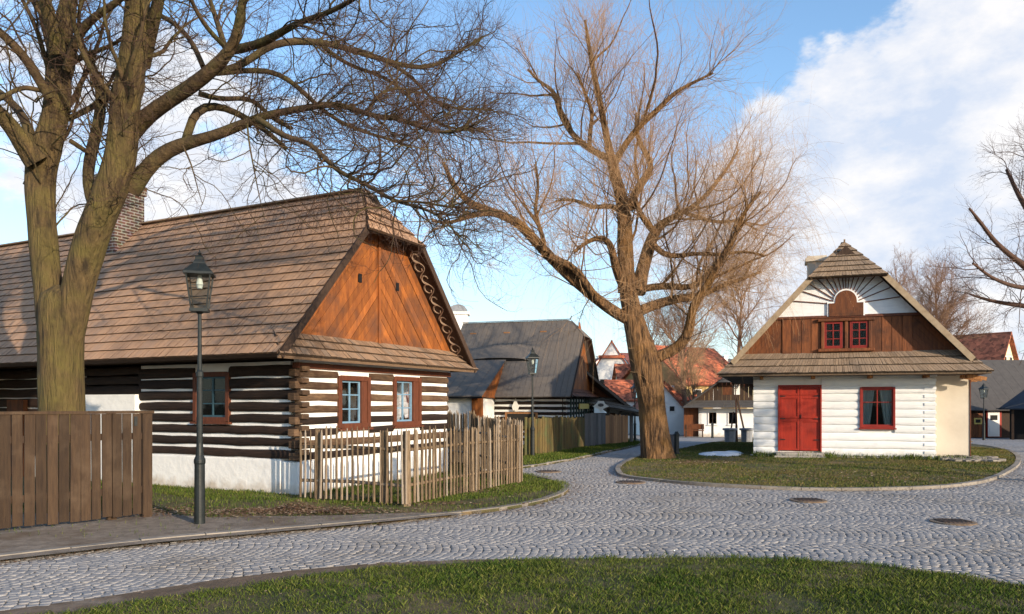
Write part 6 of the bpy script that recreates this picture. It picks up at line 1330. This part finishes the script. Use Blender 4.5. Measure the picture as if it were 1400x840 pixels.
def bare_tree(label, loc, h, spread, seed, twig='twig_pink', bark='twig_left', dens=1.0, rmul=1.0, trunk_h=0.3, lean=(0, 0), trop=0.06, group=None, twr=0.010):
    rng = np.random.default_rng(seed); z0 = gz(loc[1]) if len(loc) < 3 else loc[2]
    root = thing('bare_tree', label, 'tree', (loc[0], loc[1], z0), 0, group)
    K = 12; t = np.linspace(0, 1, K)
    Pp = np.c_[lean[0] * t + 0.15 * np.sin(t * 5 + seed), lean[1] * t + 0.12 * np.cos(t * 4 + seed), h * 0.8 * t][None]; Rr = (h * 0.022 * rmul * (1 - 0.8 * t))[None]
    tr = (Pp, Rr)
    l1 = spawn(rng, [tr], int(17), trunk_h, 1.0, spread * 0.8, spread * 1.5, 11, (30, 60), 0.12, (0, 0, trop), h * 0.010 * rmul, 0.6, 0.2, 0.3)
    l2 = spawn(rng, [l1, tr], int(150 * dens), 0.25, 1.0, spread * 0.35, spread * 0.75, 9, (22, 55), 0.15, (0, 0, trop * 0.8), h * 0.0038 * rmul, 0.6, 0.3, 0.1)
    l3 = spawn(rng, [l1, l2], int(1500 * dens), 0.2, 1.0, spread * 0.15, spread * 0.4, 6, (20, 55), 0.18, (0, 0, 0.04), twr * 1.5, 0.6, 0.5, 0.1)
    l4 = spawn(rng, [l3], int(5000 * dens), 0.2, 1.0, spread * 0.08, spread * 0.2, 4, (20, 60), 0.2, (0, 0, 0.04), twr, 0.7, 0.7, 0.1)
    tree_mesh(root, [tr], [l1, l2, l3, l4], M[bark], M[twig], 2, 8, seed, 0.03)
    return root
g_ = 'bare trees beyond the cottages'
bare_tree('slender bare tree rising behind the white cottage roof', (X(1228, 52), 52), 13.2, 2.4, 31, 'twig_pink', 'twig_pink', 0.8, 0.6, group=g_, twr=0.018)
bare_tree('broad rounded bare tree behind the right roof slope of the cottage', (X(1282, 54), 54), 12.2, 3.4, 32, 'twig_pink', 'twig_pink', 1.7, 0.8, group=g_, twr=0.018)
bare_tree('pale bare tree seen through the willow branches above the orange roof', (X(935, 58), 58), 11.5, 4.2, 33, 'twig_pink', 'twig_pink', 1.1, 0.9, group=g_, twr=0.015)
bare_tree('bare garden tree before the orange roofed house', (X(945, 55), 55), 7.0, 2.4, 37, 'twig_willow', 'twig_pink', 0.6, 0.7, group=g_, twr=0.013)
bare_tree('bare tree between the willow and the left verge of the cottage', (X(1012, 64), 64), 14.5, 4.4, 34, 'twig_pink', 'twig_pink', 1.0, 0.9, group=g_, twr=0.016)
bare_tree('low bare tree behind the tan house', (X(890, 72), 72), 11.5, 3.6, 35, 'twig_pink', 'twig_pink', 0.6, 0.9, group=g_, twr=0.016)

def right_tree():
    Y0 = 25.0
    root = thing('bare_tree', 'dark bare tree whose branches reach in from the right edge', 'tree', (X(1500, Y0), Y0, 0))
    T = []
    def l(pts, dY, K=14, y=Y0): a = limb3(pts, y, dY, K); T.append(a); return a
    l([(1500, 640, 16), (1502, 540, 13), (1498, 440, 12), (1495, 360, 9), (1500, 280, 6), (1495, 200, 3)], 0, 20)
    l([(1498, 450, 7), (1470, 415, 6), (1440, 392, 5), (1410, 372, 4.5), (1385, 352, 3.6), (1360, 332, 3), (1338, 300, 2.2), (1325, 285, 1.4)], -0.5, 18)
    l([(1497, 400, 6), (1460, 360, 5), (1430, 320, 4.4), (1405, 290, 3.6), (1388, 258, 2.8), (1376, 232, 1.8)], 1.5, 16)
    l([(1498, 470, 6), (1465, 440, 5), (1430, 425, 4), (1400, 418, 3.4), (1370, 415, 2.6), (1340, 408, 1.8), (1325, 402, 1.2)], 1, 16)
    l([(1496, 370, 5), (1470, 310, 4), (1440, 270, 3), (1415, 235, 2.4), (1402, 210, 1.5)], -1.5, 14)
    l([(1440, 392, 4), (1415, 395, 3.4), (1385, 392, 2.8), (1355, 380, 2.2), (1330, 360, 1.5)], -1.5, 14, Y0 - 0.3)
    rng = np.random.default_rng(41)
    ex = spawn(rng, T[:1], 14, 0.4, 1, 2.5, 4.5, 11, (35, 70), 0.12, (0, 0, 0.05), 0.07, 0.6, 0.3, 0.2)
    l2 = spawn(rng, T[1:] + [ex], 230, 0.2, 1.0, 0.9, 2.1, 9, (25, 60), 0.16, (-0.02, 0, 0.02), 0.024, 0.6, 0.3, 0.1)
    l3 = spawn(rng, [l2], 1700, 0.2, 1.0, 0.35, 1.0, 7, (22, 60), 0.2, (0, 0, 0.03), 0.010, 0.6, 0.4, 0.1)
    l4 = spawn(rng, [l3], 4500, 0.2, 1.0, 0.2, 0.5, 4, (22, 60), 0.24, (0, 0, 0.04), 0.006, 0.7, 0.6, 0.1)
    tree_mesh(root, T, [ex, l2, l3, l4], M['twig_left'], M['twig_left'], 2, 10, 3, 0.03)
    for o in root.children: o.matrix_parent_inverse = root.matrix_basis.inverted()
right_tree()

def pine():  # unseen tree, added so that its crown casts shade on the lane
    root = thing('shade_pine', 'tall stemmed evergreen added out of view on the right to shade the lane', 'tree', (14.9, 11.7, 0))
    mb = MB(); mb.tube([(0, 0, 0), (0.05, 0.02, 2.0), (0, 0.05, 4.0), (0.03, 0, 6.0)], [0.17, 0.14, 0.10, 0.03], 10); mb.build('trunk', 'bark_willow', root, smooth=True)
    rng = np.random.default_rng(51); n = 26; V = []
    for i in range(n):
        z = rng.uniform(3.7, 6.0); a = rng.uniform(0, 6.28); rr = rng.uniform(0.3, 2.2) * (1 - abs(z - 4.6) / 2.2); c = np.array([math.cos(a) * rr, math.sin(a) * rr, z])
        m_ = 420; p = c + rng.normal(0, 1, (m_, 3)) * np.array([0.42, 0.42, 0.2]); d = rng.normal(0, 1, (m_, 3)); d[:, 2] += 0.5; d /= np.linalg.norm(d, axis=1, keepdims=True); e = np.cross(d, rng.normal(0, 1, (m_, 3))); e /= np.linalg.norm(e, axis=1, keepdims=True)
        V.append(np.stack([p - e * 0.02, p + e * 0.02, p + d * 0.2 + e * 0.02, p + d * 0.2 - e * 0.02], 1))
    V = np.concatenate(V).reshape(-1, 3); mesh_np('crown', V, np.arange(len(V)).reshape(-1, 4), M['needles'], root)
pine()
